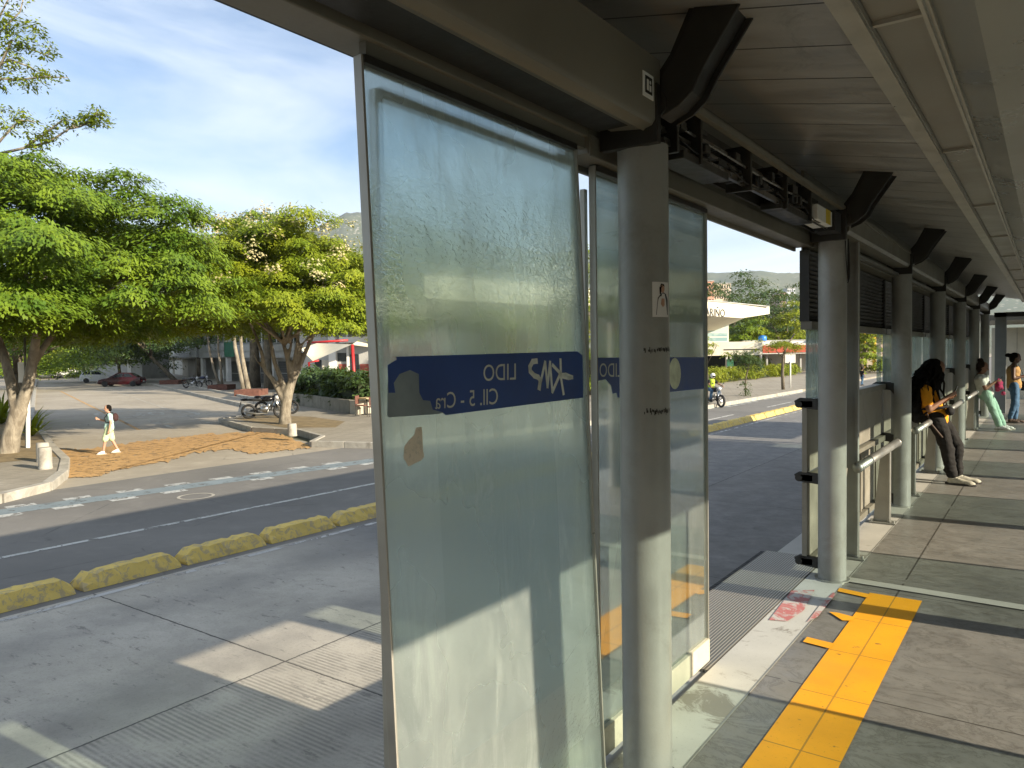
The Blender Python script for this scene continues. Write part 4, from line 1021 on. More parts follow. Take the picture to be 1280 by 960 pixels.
simple_tree('dark dense tree at the far end of the side street', 70, 128, 9.5, 8, 'leafC', 34, .3, per=170)
simple_tree('pale green tree far down the side street, left of the pickup', 45, 118, 8.5, 6, 'leafB', 35, .3, per=170)
simple_tree('broad tree far down the street above the parked cars', 130, 150, 12, 9, 'leafA', 36, .3, per=170)
simple_tree('broad dark tree behind the forked trunk at the left edge', 15, 70, 8.5, 6.5, 'leafA', 37, .35, per=170)
simple_tree('dark tree behind the corner tree, its trunk left of the white sign', 20, 33, 5.8, 3.6, 'leafA', 38, .5, per=260)
simple_tree('round tree top rising behind the flowering tree', 318, 66, 14.9, 3.0, 'leafA', 39, .80, per=200)
simple_tree('tall tree behind the garage and the balcony house', 250, 100, 13.5, 8, 'leafA', 40, .4, per=170)
simple_tree('tree with reddish pods behind the flowering tree', 335, 62, 11.6, 4.0, 'leafD', 41, .6, per=200)
simple_tree('bushy tree behind the house, right of the flowering tree', 430, 62, 11.6, 5, 'leafB', 43, .5, per=200)
simple_tree('bright tree seen in the gap between the askew door and the nearest column', 742, 47, 9.2, 3.4, 'leafB', 42, .1, per=260, n=60)
simple_tree('tree seen through the hazy glass door beyond the cafe', 640, 58, 7.5, 4.5, 'leafB', 44, .3)
gname = 'park trees behind the long canopy'
for i, (px, D, zt, rr_, m, lab) in enumerate([(900, 110, 12.0, 7, 'leafC', 'leftmost dark park tree above the canopy with the lettering'), (925, 120, 14.2, 8, 'leafC', 'tallest dark park tree above the canopy with the lettering'), (955, 118, 12.2, 7, 'leafC', 'dark park tree above the tip of the canopy'),
      (985, 100, 8.6, 4.5, 'leafD', 'yellow-green tree right of the canopy tip'), (1003, 130, 13.5, 8, 'leafC', 'dark tree beside the dark end of the louvred bay'), (926, 96, 5.6, 3.6, 'leafA', 'bushy tree below the canopy, left of the blue tank'), (942, 98, 5.2, 3.0, 'leafB', 'bright bush-like tree just left of the blue tank'),
      (975, 112, 7.4, 6, 'leafC', 'grey-green tree under the dark park trees'), (1076, 80, 6.4, 3.2, 'leafB', 'tree left of the yellow and red fuel kiosk, seen through the window'), (860, 112, 12.5, 8, 'leafC', 'dark tree seen through the dusty leaf above the canopy'), (1060, 120, 9, 6, 'leafC', 'dark tree behind the tall flat post')]):
    simple_tree(lab, px, D, zt, rr_, m, 60+i, .25, 'park_tree', group=gname)
# young trees on the right sidewalk
def young(label, px, py, path, rad, crowns, m, seed, leaf=.13):
    B = gZ(px, py, SW); D = (B-C0).dot(AX[2]); rg = np.random.default_rng(seed)
    t = thing('young_tree', label, 'tree', tuple(B), 'young trees on the right sidewalk'); b = MB()
    for p, r in zip(path, rad): b.tube([np.array(atD(x, y, D)) for x, y in p], r, 8)
    b.build('trunk', MT['bark2'], t, smooth=True)
    cen = [np.array(atD(x, y, D+rg.normal(0, .6))) for x, y in crowns]; s = D/942
    leaf_mesh('crown', *clumps(rg, cen, [rg.normal(0, .3, 3) for _ in cen], np.full(len(cen), 6.5*s)*rg.uniform(.7, 1.3, len(cen)), .45, 75, leaf, .3), MT[m], t)
rg = random.Random(9)
young('small round young tree in front of the bright hedge', 932, 494, [[(932, 495), (932, 475), (936, 455), (940, 445)], [(934, 462), (928, 450)], [(934, 465), (944, 452)]], [[.05, .04, .04, .02], .02, .02],
      [(938+rg.gauss(0, 10), 449+rg.gauss(0, 6)) for _ in range(34)]+[(932+rg.gauss(0, 3), 486+rg.gauss(0, 3)) for _ in range(4)], 'leafC', 5)
young('leaning young tree with a flat yellow-green crown beside the white board', 978, 487, [[(979, 488), (978, 465), (979, 445), (984, 432), (993, 417)], [(979, 448), (970, 438)], [(984, 432), (998, 428)]], [[.12, .10, .08, .06, .05], .03, .03],
      [(978+rg.gauss(0, 14), 431+rg.gauss(0, 3.2)) for _ in range(34)]+[(997, 418), (1001, 416), (1003, 421), (1000, 412)], 'leafD', 6)
young('thin sapling beside the motorcyclist', 884, 504, [[(884, 506), (884, 470), (883, 430)], [(884, 455), (896, 432)], [(883, 450), (876, 436)]], [[.06, .05, .02], .015, .015],
      [(884+rg.gauss(0, 8), 437+rg.gauss(0, 9)) for _ in range(12)], 'leafD', 7)
# hedges
def hedge(name, label, cat, P0, P1, w, h, m, seed, z0=SW, per=70, leaf=.14, zb=None):
    rg = np.random.default_rng(seed); P0 = np.array([P0.x, P0.y, z0]); P1 = np.array([P1.x, P1.y, z0]); L = np.linalg.norm(P1-P0); d = (P1-P0)/L; s_ = np.array([-d[1], d[0], 0])
    t = thing(name, label, cat, tuple((P0+P1)/2)); b = MB()
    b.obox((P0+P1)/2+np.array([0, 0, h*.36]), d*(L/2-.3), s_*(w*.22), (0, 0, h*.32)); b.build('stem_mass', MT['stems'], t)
    n = int(L*9*max(1, w)); cen = [P0+d*rg.uniform(0, L)+s_*rg.uniform(-w/2, w/2)*.9+np.array([0, 0, h*rg.uniform(.15, .95)]) for _ in range(n)]
    outs = [rg.normal(0, .6, 3) for _ in cen]
    leaf_mesh('foliage', *clumps(rg, cen, outs, rg.uniform(.28, .48, n), .7, per, leaf, .2), MT[m], t); return t
hedge('hedge', 'bright green low hedge along the sidewalk under the canopy', 'hedge', gZ(878, 480, SW), gZ(962, 471, SW), 1.6, 1.15, 'leafD', 51, per=60, leaf=.20)
hedge('hedge', 'shorter hedge piece behind the young leaning tree and the white board', 'hedge', gZ(966, 471, SW), gZ(992, 468, SW), 1.4, 1.1, 'leafD', 52, per=60, leaf=.2)
hedge('hedge', 'hedge visible through the hazy glass and in the gap beside the nearest column', 'hedge', gZ(560, 500, SW), gZ(845, 485, SW), 1.4, 1.2, 'leafD', 53, per=22, leaf=.24)
# ================================================================== CAFE CORNER
pa = gZ(362, 505, SW); pb = gZ(437, 517, SW); dv = (pb-pa).normalized(); nv = Vector((-dv.y, dv.x, 0))
if nv.dot(Vector((AX[2]))) < 0: nv = -nv
t = thing('planter', 'long concrete planter wall of square blocks below the dark hedge', 'planter', tuple((pa+pb)/2))
L = (pb-pa).length; k = int(L/1.3)
b = MB()
for i in range(k):
    a = pa+dv*(L*i/k+.012); c = pa+dv*(L*(i+1)/k-.012); b.prism([a, c, c+nv*.25, a+nv*.25], (0, 0, .62))
a = pb+dv*.02
b.build('wall', mat('planter_concrete', (.24, .225, .18), .85, 0, .2, 3, .2, 30, .3, ((.1, .09, .07), .5)), t, bevel=.01)
b = MB(); b.prism([a, a+dv*.9, a+dv*.9+nv*.9, a+nv*.9], (0, 0, .62)); b.build('corner_block', mat('pale_block', (.45, .41, .32), .8, 0, .15, 4), t, bevel=.02)
hedge('hedge', 'dark bushy hedge growing in the long planter by the cafe', 'hedge', pa+nv*.9, pb+nv*.9, 1.5, 1.95, 'leafC', 54, z0=SW, per=130, leaf=.24)
# sail canopy with red poles
DC = 43.
def cp(px, py, dd=0): return atD(px, py, DC+dd)
t = thing('sail_canopy', 'cream canvas sail stretched from red poles over the cafe terrace', 'sail canopy', tuple(Vector((cp(440, 470).x, cp(440, 470).y, SW))))
A_, B_, Cc, D_ = cp(376, 436, 2.), cp(391, 451.5, -.5), cp(440, 430.5, -.2), cp(396, 429, 4.5)
b = MB(); n = 10; vs = []
for i in range(n+1):
    for j in range(n+1):
        u_, v_ = i/n, j/n; p = (A_*(1-u_)+D_*u_)*(1-v_)+(B_*(1-u_)+Cc*u_)*v_
        p = p-Vector((0, 0, .25*math.sin(math.pi*u_)*math.sin(math.pi*v_))); vs.append(p)
vs2 = [p+Vector((0, 0, .01)) for p in vs]; m_ = (n+1)
fs = [(i*m_+j, i*m_+j+1, (i+1)*m_+j+1, (i+1)*m_+j) for i in range(n) for j in range(n)]
b.add(vs, fs); b.build('sail', MT['sail'], t, smooth=True)
b = MB(); b.prism([cp(440, 431), cp(462, 434), cp(466, 431, 3), cp(446, 427, 3)], (0, 0, .015)); b.build('sail', MT['sail'], t)
tp_ = cp(440.3, 430.5); bs = cp(444, 480); bs.z = SW; b = MB().tube([bs, tp_], .09, 10); b.build('pole', MT['red'], t, smooth=True)
b = MB().tube([cp(384, 428.5, 5), cp(435, 425.3, 5)], .07, 8); b.build('beam', MT['red'], t, smooth=True)
p = cp(386, 453, -.4); q = Vector((cp(391, 480).x, cp(391, 480).y, SW)); b = MB().tube([q, p, p+Vector((.5, .3, .1))], .06, 8); b.build('pole', MT['red'], t, smooth=True)
# café furniture by the corner
def chair(loc, rz, label):
    t = thing('cafe_chair', label, 'chair', loc, 'red cafe chairs', rz)
    b = MB().box(loc[0]-.22, loc[0]+.22, loc[1]-.22, loc[1]+.22, loc[2]+.42, loc[2]+.46); b.build('seat', MT['brick'], t, bevel=.01)
    b = MB().box(loc[0]-.22, loc[0]-.19, loc[1]-.20, loc[1]+.20, loc[2]+.5, loc[2]+.88); b.build('backrest', MT['brick'], t, bevel=.01)
    for sx in (-1, 1):
        for sy in (-1, 1):
            b = MB().tube([(loc[0]+sx*.2, loc[1]+sy*.2, loc[2]), (loc[0]+sx*.18, loc[1]+sy*.18, loc[2]+.43)], .016, 6); b.build('leg', MT['dark'], t)
    return t
q = gZ(459, 518, SW); tb = thing('cafe_table', 'wooden cafe table beside the planter corner, cut by the glass door', 'table', tuple(q))
b = MB().box(q.x-.4, q.x+.4, q.y-.4, q.y+.4, SW+.72, SW+.76); b.build('table_top', mat('pale_wood', (.5, .38, .2), .6), tb, bevel=.01)
b = MB().tube([(q.x, q.y, SW), (q.x, q.y, SW+.73)], .04, 8); b.lathe((q.x, q.y, SW), [(.25, 0), (.25, .03)], 16); b.build('leg', MT['dark'], tb)
for (px, py, rz, lab) in ((452, 519, .4, 'red cafe chair left of the wooden cafe table'), (466, 521, 2.6, 'red cafe chair right of the wooden cafe table')):
    q2 = gZ(px, py, SW); chair((q2.x, q2.y, SW), rz, lab)
# ================================================================== BUILDINGS ON THE LEFT
F0 = Vector((-45.5, 37.8, 0)); U_ = Vector((-.921, .390, 0)); NN = Vector((.390, .921, 0))
def fs_(px, py):
    p = gP(px, py, F0, NN); return (p-F0).dot(U_), p.z
def P3(s, d, z): q = F0+U_*s+NN*d; return Vector((q.x, q.y, z))
def fbox(b, px0, px1, py0, py1, d0, d1, z0=None, z1=None):
    m = (px0+px1)/2; s0 = fs_(px0, 440)[0]; s1 = fs_(px1, 440)[0]; za = fs_(m, py0)[1] if z1 is None else z1; zb = fs_(m, py1)[1] if z0 is None else z0
    s0, s1 = min(s0, s1), max(s0, s1)
    return b.prism([P3(s0, d0, zb), P3(s1, d0, zb), P3(s1, d1, zb), P3(s0, d1, zb)], (0, 0, za-zb))
g = G('louvre_gate_dark'); v = g.pos(); x, y, z = g.xyz(v)
sl = g.math('MULTIPLY_ADD', g.math('SINE', g.math('MULTIPLY', z, 2*math.pi/.16)), .5, .5)
g.put(g.p.inputs['Base Color'], g.mix(sl, (.012, .012, .012), (.075, .075, .07))); g.p.inputs['Roughness'].default_value = .6; MT['gate'] = g.m
MT['plaster'] = mat('grey_plaster', (.36, .36, .34), .85, 0, .12, .6, .05, 10, .3, ((.2, .19, .17), .4))
MT['plaster2'] = mat('white_plaster', (.62, .61, .57), .85, 0, .08, .6, .05, 10, .3, ((.35, .33, .29), .4))
MT['plaster3'] = mat('beige_plaster', (.36, .33, .27), .85, 0, .12, .6, .05, 10, .3, ((.2, .18, .14), .5))
MT['win'] = mat('dark_window_glass', (.02, .024, .028), .12, 0, .3, 1)
MT['green'] = mat('green_banner', (.015, .12, .06), .7, 0, .3, 1.5)
MT['curtain'] = mat('pale_curtain', (.45, .42, .34), .9, 0, .2, 2)
# balcony house
hb = thing('balcony_house', 'two-storey grey house with long balconies, dark louvred gates and a green banner', 'house', tuple(P3(8, 3, SW)), )
b = MB(); fbox(b, 251, 372, 0, 0, 1.6, 12, SW, 7.4); b.build('wall', MT['plaster'], hb)
b = MB(); fbox(b, 247, 374, 0, 0, -.6, 12.4, 7.4, 7.75); b.build('roof', MT['plaster2'], hb)
for px0, px1 in ((266, 282), (285.5, 301), (303, 318), (322, 340), (344, 366)):
    b = MB(); fbox(b, px0, px1, 452, 481, 1.52, 1.62); g_ = b.build('gate', MT['gate'], hb)
    b = MB(); fbox(b, px0, px1, 466.5, 467.3, 1.48, 1.53); b.build('gate_bar', MT['plaster'], g_)
for px in (252.5, 284, 302, 320, 342, 368):
    b = MB(); fbox(b, px-1.2, px+1.2, 0, 0, -.1, .3, SW, fs_(px, 447)[1]); b.build('pillar', MT['plaster2'], hb)
for px0, px1 in ((251, 283), (297, 332), (334, 372)):
    b = MB(); fbox(b, px0, px1, 430, 447, -.25, 1.6); b.build('balcony', MT['plaster'], hb)
    b = MB(); fbox(b, px0, px1, 427.6, 428.3, -.2, -.12); fbox(b, px0, px1, 438.4, 439.2, -.30, -.25); b.build('balcony_rail', MT['rail'], hb)
b = MB(); fbox(b, 284, 296, 427, 446, -.32, -.25); ban = b.build('banner', MT['green'], hb, label='green cloth banner hung on the balcony front')
for i, (px0, px1) in enumerate(((255, 262), (264, 271), (273, 281), (284.5, 297), (302, 315), (320, 332), (340, 352), (356, 366))):
    b = MB(); fbox(b, px0, px1, 404, 428, 1.54, 1.60); w_ = b.build('window', MT['win'] if i != 1 else MT['curtain'], hb)
    b = MB(); fbox(b, (px0+px1)/2-.3, (px0+px1)/2+.3, 404, 428, 1.48, 1.54); b.build('mullion', MT['plaster2'], w_)
b = MB(); fbox(b, 279, 282, 462, 480, -.6, -.3); b.build('meter_box', MT['plaster2'], hb)
# grey corner block left of it
h2 = thing('corner_house', 'grey and white house with a vertical grille upstairs and shop fronts below', 'house', tuple(P3(20, 3, SW)))
b = MB(); fbox(b, 222, 250.5, 0, 0, .6, 12, SW, 7.0); b.build('wall', MT['plaster2'], h2)
b = MB(); fbox(b, 222, 250.5, 434.5, 447, -.5, .6); b.build('canopy_slab', MT['plaster'], h2)
for px0, px1, m in ((223, 230, 'curtain'), (231, 238.5, 'plaster3'), (239.5, 249, 'curtain')):
    b = MB(); fbox(b, px0, px1, 449, 479, .52, .6); b.build('shop_front', MT[m], h2)
b = MB()
for k in range(9): x_ = 237+k*1.35; fbox(b, x_, x_+.45, 408, 433, .4, .48)
b.build('grille', MT['plaster'], h2)
b = MB(); fbox(b, 223, 235, 408, 433, .5, .6); b.build('window', MT['win'], h2)
# garage walls
h3 = thing('garage_building', 'low beige garage building with wide doors beside the brick planter', 'garage', tuple(P3(45, 4, SW)))
b = MB(); fbox(b, 180, 221, 447, 0, 1.2, 12, SW, None); b.build('wall', MT['plaster3'], h3)
b = MB(); fbox(b, 178, 221, 444.5, 447.2, .6, 12); b.build('roof', MT['plaster'], h3)
for px0, px1 in ((183, 196), (198, 206), (209, 220)):
    b = MB(); fbox(b, px0, px1, 451, 478, 1.12, 1.2); b.build('garage_door', MT['plaster2'], h3)
b = MB(); fbox(b, 196, 216, 424, 444, 2.5, 10); b.build('upper_storey', MT['plaster2'], h3)
h4 = thing('end_house', 'pale house with a dark sloping canopy at the far end of the side street', 'house', tuple(atD(140, 470, 118)))
h4.location.z = SW
b = MB(); c0 = atD(118, 470, 112); c1_ = atD(178, 470, 100); dd = Vector((AX[2].x, AX[2].y, 0)).normalized()*8
P_ = [Vector((c0.x, c0.y, SW)), Vector((c1_.x, c1_.y, SW)), Vector((c1_.x, c1_.y, SW))+dd, Vector((c0.x, c0.y, SW))+dd]
b.prism(P_, (0, 0, 4.4)); b.build('wall', MT['plaster'], h4)
b = MB(); b.prism([p+Vector((0, 0, 4.4)) for p in P_], (0, 0, .4)); b.build('roof', MT['plaster2'], h4)
b = MB(); e = (P_[1]-P_[0]); f0 = -dd.normalized()*.05
b.prism([P_[0]+e*.72+f0, P_[0]+e*.80+f0, P_[0]+e*.80+f0+Vector((0, 0, 2.4)), P_[0]+e*.72+f0+Vector((0, 0, 2.4))], -dd.normalized()*.04); b.build('door', MT['plaster2'], h4)
b = MB(); b.prism([P_[0]+e*.05+f0*20+Vector((0, 0, 2.2)), P_[0]+e*.42+f0*20+Vector((0, 0, 3.4)), P_[0]+e*.42+Vector((0, 0, 3.4)), P_[0]+e*.05+Vector((0, 0, 2.2))], (0, 0, .12)); b.build('sloping_canopy', MT['dark'], h4)
h5 = thing('street_end_wall', 'sunlit cream garden wall closing the side street behind the pickup', 'wall', (0, 0, 0))
a = gZ(40, 471.5, SW); c = gZ(112, 470.5, SW); a = atD(30, 470, 150); c = atD(125, 470, 140); a.z = c.z = SW; h5.location = a
MB().prism([a, c, c+Vector((-.2, .3, 0)), a+Vector((-.2, .3, 0))], (0, 0, 3.2)).build('wall', MT['plaster3'], h5)
# café building
F1 = 55.
kb = thing('cafe_building', 'white and red cafe building behind the sail canopy and the dark hedge', 'building', tuple(Vector((atD(420, 470, F1).x, atD(420, 470, F1).y, SW))))
def kbx(b, px0, px1, py0, py1, dd=0, th=.1, ground=False):
    a = atD(px0, py1, F1+dd); c = atD(px1, py1, F1+dd); zt = atD((px0+px1)/2, py0, F1+dd).z; zb = SW if ground else (a.z+c.z)/2
    a.z = c.z = zb; o = Vector((AX[2].x, AX[2].y, 0))*th
    return b.prism([a, c, c+o, a+o], (0, 0, zt-zb))
b = MB(); kbx(b, 374, 560, 398, 500, 0, 9, True); b.build('wall', MT['plaster'], kb)
b = MB(); kbx(b, 370, 562, 394, 398, -.6, 10); b.build('roof', MT['plaster2'], kb)
for x0, x1 in ((412, 421), (434.5, 437)): b = MB(); kbx(b, x0, x1, 398, 500, -.3, .3, True); b.build('pillar', MT['plaster2'], kb)
for x0, x1, y0, y1, m in ((394, 402, 450, 470, 'win'), (403, 411, 450, 470, 'curtain'), (422, 434, 441, 452, 'win'), (424, 435, 455, 470, 'red'), (451, 463, 455, 500, 'red'), (438, 449, 443, 470, 'win'), (470, 540, 430, 460, 'red')):
    b = MB(); kbx(b, x0, x1, y0, y1, -.12, .1); w_ = b.build('window' if m in ('win', 'curtain') else 'red_panel', MT[m] if m != 'red' else mat('dull_red_panel', (.22, .05, .035), .7), kb)
b = MB(); kbx(b, 424, 470, 421, 428, -1.5, 1.4); b.build('white_awning', MT['plaster2'], kb)
# brick planters in front of the houses
for px0, px1, py, lab in ((265, 290, 487, 'brick planter in front of the balcony house, holding the thin leaning stems'), (298, 331, 494, 'brick planter nearest the flowering tree, under the pale thick stem'), (205, 228, 480, 'brick planter round the leaning street tree by the garage')):
    a = gZ(px0, py, SW); c = gZ(px1, py, SW); m = (a+c)/2; w = (c-a).length/2*.8
    t = thing('brick_planter', lab, 'planter', tuple(m), 'brick planters on the side street')
    b = MB(); s_ = 1.0
    for (x0, x1, y0, y1) in ((-w, w, -s_, -s_+.15), (-w, w, s_-.15, s_), (-w, -w+.15, -s_+.15, s_-.15), (w-.15, w, -s_+.15, s_-.15)):
        b.prism([m+Vector((RT[0]*x+AX[2].x*y, RT[1]*x+AX[2].y*y, 0)) for x, y in ((x0, y0), (x1, y0), (x1, y1), (x0, y1))], (0, 0, .42))
    b.build('brick_rim', MT['brick'], t)
    b = MB(); b.prism([m+Vector((RT[0]*x+AX[2].x*y, RT[1]*x+AX[2].y*y, .01)) for x, y in ((-w+.15, -s_+.15), (w-.15, -s_+.15), (w-.15, s_-.15), (-w+.15, s_-.15))], (0, 0, .34)); b.build('soil', MT['soil'], t)
# thin stemmed frangipani trees in them
for i, (lab, base, stems, tops) in enumerate((('thin-stemmed tree with two crossing leaning stems in the brick planter', (277, 486), [[(275, 484), (267, 460), (262, 440), (258, 405)], [(278, 484), (276, 460), (273, 440), (272, 400)]], [(258, 404), (263, 398), (272, 400), (268, 410), (282, 398), (250, 400)]),
      ('thick pale-stemmed tree leaning in the nearest brick planter', (311, 492), [[(311, 490), (306, 465), (302, 440), (300, 405)], [(306, 490), (300, 462), (294, 435), (291, 405)]], [(300, 402), (291, 403), (308, 398), (285, 396), (314, 402)]))):
    B = gZ(*base, SW); D = (B-C0).dot(AX[2]); t = thing('frangipani', lab, 'tree', tuple(B), 'thin trees in the brick planters')
    b = MB()
    for s_ in stems: b.tube([np.array(atD(x, y, D)) for x, y in s_], [.22, .17, .13, .08] if i else [.13, .10, .09, .06], 8)
    b.build('trunk', MT['bark'], t, smooth=True); rg2 = np.random.default_rng(70+i)
    cen = [np.array(atD(x, y, D+rg2.normal(0, .5))) for x, y in tops for _ in range(3)]
    leaf_mesh('crown', *clumps(rg2, cen, [rg2.normal(0, .4, 3) for _ in cen], np.full(len(cen), .8), .5, 50, .34, .4), MT['leafD'], t)
# bollards
def bollard(B, h, lab):
    b = MB().lathe((B.x, B.y, B.z), [(.155, 0), (.16, .03), (.15, .06), (.15, h-.05), (.135, h)], 18); return b.build('bollard', MT['kerb'], label=lab, cat='bollard', group='stubby concrete bollards on the corners', auto=True)
bollard(gZ(57, 586, SW), .53, 'nearer of the two stubby concrete bollards on the left corner'); bollard(gZ(54, 577, SW), .50, 'farther of the two stubby concrete bollards on the left corner'); bollard(gZ(365.5, 545, SW), .42, 'short pale bollard in front of the flowering tree')
# white sign board behind the left trunk
B = gZ(33, 559, SW); D = (B-C0).dot(AX[2])
t = thing('street_sign', 'white blank-backed street sign on a post behind the forked trunk', 'sign', tuple(B))
MB().tube([B, atD(31, 420, D)], .035, 8).build('post', MT['rail'], t, smooth=True)
a = atD(22, 453, D+.1); c = atD(38, 478, D+.1); MB().prism([a, Vector((c.x, c.y, a.z)), c, Vector((a.x, a.y, c.z))], Vector(AX[2])*.02).build('board', MT['white'], t)
MB().tube([gZ(35, 560, SW), atD(35, 495, D)], .06, 10).build('pipe_post', MT['white'], t)
# spiky plant by it
def spiky(lab, px, py, n, L, seed):
    B = gZ(px, py, SW); rg = random.Random(seed); b = MB()
    for i in range(n):
        a = rg.uniform(0, 6.28); t_ = rg.uniform(.3, 1.2); l = L*rg.uniform(.6, 1.1); d = Vector((math.cos(a)*math.sin(t_), math.sin(a)*math.sin(t_), math.cos(t_))); s_ = d.cross(Vector((0, 0, 1))).normalized()*.03
        p1 = B+d*l*.5; p2 = B+d*l-Vector((0, 0, l*.3)); b.add([B-s_, B+s_, p1+s_*1.3, p1-s_*1.3, p2], [(0, 1, 2, 3), (3, 2, 4)])
    return b.build('spiky_plant', MT['leafB'], label=lab, cat='plant')
spiky('spiky green plant at the foot of the forked tree', 40, 545, 60, 1.6, 3); spiky('tall spiky plant at the left edge of the photo', 2, 530, 70, 2.4, 4)
# ================================================================== RIGHT: CANOPY, SHOPS, HILLS
PE = atD(965, 400, 92.); PS = atD(586, 400, 51.)
ZT_ = atD(965, 384, 92.).z
ct = thing('long_canopy', 'long pale canopy building with dark raised lettering on its edge, beyond the road', 'canopy building', (PE.x, PE.y, SW))
PE.z = PS.z = 0; dv = (PE-PS).normalized(); nb = Vector((-dv.y, dv.x, 0));
if nb.y < 0: nb = -nb
MT['canopy'] = mat('canopy_plaster', (.62, .58, .47), .8, 0, .06, .5, 0, 10, .3, ((.4, .36, .28), .4))
b = MB(); L = (PE-PS).length
def cpn(s, d, z): q = PS+dv*s+nb*d; return Vector((q.x, q.y, z))
zb = ZT_-1.55
sec = [(0, ZT_), (0, zb), (3.2, zb-1.3), (12, zb-1.6), (12, ZT_)]
end = [(0, ZT_), (0, zb+.75), (3.2, zb+.35), (12, zb+.35), (12, ZT_)]
A1 = [cpn(-4, d, z) for d, z in sec]; A2 = [cpn(L-9, d, z) for d, z in sec]; A3 = [cpn(L, d+.3, z) for d, z in end]
vs = A1+A2+A3; n = 5
fs = [(i, (i+1) % n, n+(i+1) % n, n+i) for i in range(n)]+[(n+i, n+(i+1) % n, 2*n+(i+1) % n, 2*n+i) for i in range(n)]+[tuple(range(n))[::-1], tuple(range(2*n, 3*n))]
b.add(vs, fs); b.build('canopy_roof', MT['canopy'], ct)
b = MB().prism([cpn(-4, -.12, ZT_), cpn(L-1, -.12, ZT_), cpn(L-1, .2, ZT_), cpn(-4, .2, ZT_)], (0, 0, .10)); b.build('canopy_coping', MT['plaster'], ct)
# lettering: right edge of the word sits where the photograph shows it
hitR = gP(906, 389, cpn(0, -.03, 0), nb); sR = (hitR-PS).dot(dv); hitL = gP(881.5, 389, cpn(0, -.03, 0), nb); sL = (hitL-PS).dot(dv)
vs, fs, w = text_mesh('ARIÑO', 1.0); k = (sR-sL)/w
vs, fs, w2 = text_mesh('ANTONIO NARIÑO', 1.0)
zl = gP(895, 395.5, cpn(0, -.03, 0), nb).z; zt_ = gP(895, 384.5, cpn(0, -.03, 0), nb).z; hi = text_mesh('ARIO', 1.)[0]; hi = max(v.y for v in hi)
out = [cpn(sR-(w2-v.x)*k, -.05, zl+v.y/hi*(zt_-zl)*.88) for v in vs]
b = MB().add(out, fs)
b.build('lettering', MT['rubber'], ct)
def far(b, px0, px1, py0, py1, D, th=1., ground=False, D1=None):
    a = atD(px0, py1, D); c = atD(px1, py1, D1 or D); zt = atD(px0, py0, D).z; zb = SW if ground else a.z; a.z = c.z = zb; o = Vector((AX[2].x, AX[2].y, 0)).normalized()*th
    return b.prism([a, c, c+o, a+o], (0, 0, zt-zb))
g = G('pale_glazing'); v = g.pos(); x, y, z = g.xyz(v)
st_ = g.math('MAXIMUM', g.grid(z, 0, .55, .06), g.grid(y, 0, 1.6, .06))
g.put(g.p.inputs['Base Color'], g.mix(st_, g.mix(g.ramp(g.noise(.4, 4, .6, v), [(.4, 0.), (.6, 1.)]), (.22, .34, .36), (.50, .58, .54)), (.6, .6, .55))); g.p.inputs['Roughness'].default_value = .2; MT['glazing'] = g.m
b = MB(); far(b, 868, 911, 405, 428, 88, 5); b.build('glazed_storey', MT['glazing'], ct)
b = MB(); far(b, 820, 880, 400, 466, 89, 5, True); b.build('core_wall', MT['plaster'], ct)
b = MB(); far(b, 866, 953, 428, 445, 86, 9); b.build('lower_slab', MT['canopy'], ct)
b = MB(); far(b, 905, 950, 436.5, 437.6, 85.9, .1); b.build('gap_strip', MT['dark'], ct)  # thin dark strip set on the slab face; no recess is cut
b = MB(); far(b, 870, 952, 445, 466, 91, 3, True); b.build('shop_front', MT['win'], ct)
for px in (872, 908, 913, 951):
    b = MB(); far(b, px, px+1.6, 444, 466, 85.5, .4, True); b.build('pillar', MT['plaster2'], ct)
b = MB(); far(b, 909, 917, 449, 458, 85.3, .1); b.build('green_sign', MT['green'], ct)
t = thing('red_canopy', 'flat red edged forecourt roof right of the long canopy', 'forecourt roof', tuple(Vector((atD(980, 440, 88).x, atD(980, 440, 88).y, SW))))
b = MB(); far(b, 954, 1040, 432, 441, 88, 8); b.build('roof_edge', mat('dull_red', (.40, .06, .03), .6), t)
b = MB(); far(b, 953, 1040, 441, 442.6, 88.1, 8); far(b, 953, 1040, 429.5, 432, 88.1, 8); b.build('white_trim', MT['plaster2'], t)
for px in (958, 1000, 1035): b = MB(); far(b, px, px+2, 442, 466, 89, .4, True); b.build('column', MT['plaster'], t)
b = MB(); far(b, 952, 1045, 442, 466, 97, 3, True); b.build('back_wall', MT['win'], t)
c = atD(953, 421, 92); t = thing('water_tank', 'blue plastic water tank standing on the roof behind the canopy', 'water tank', (c.x, c.y, c.z-.55))
b = MB().lathe((c.x, c.y, c.z-.5), [(.46, 0), (.5, .1), (.5, .45), (.42, .6), (.15, .66)], 16); b.build('tank', mat('blue_plastic', (.02, .17, .55), .4), t, smooth=True)
b = MB().lathe((c.x, c.y, c.z+.16), [(.16, 0), (.16, .08)], 12); b.build('lid', MT['rubber'], t)
rb = thing('flat_roof_house', 'long low pale building behind the red canopy and the blue tank', 'building', tuple(Vector((atD(970, 440, 97).x, atD(970, 440, 97).y, SW))))
b = MB(); far(b, 930, 1060, 427, 465, 93.5, 3.4, True); b.build('wall', MT['plaster2'], rb)
b = MB(); far(b, 928, 1062, 425.6, 427, 93.3, 3.8); b.build('roof', MT['plaster'], rb)
# parking sign
B = gZ(988, 485, SW); D = (B-C0).dot(AX[2]); t = thing('street_sign', 'white notice board on a thin pale post by the right sidewalk', 'sign', tuple(B))
MB().tube([B, atD(988, 452, D)], .045, 8).build('post', MT['white'], t, smooth=True)
a = atD(981.5, 443, D); c = atD(994.5, 453.5, D); o = Vector(AX[2])*.04
q = MB().prism([a, Vector((c.x, c.y, a.z)), c, Vector((a.x, a.y, c.z))], o).build('board', MT['plaster2'], t)
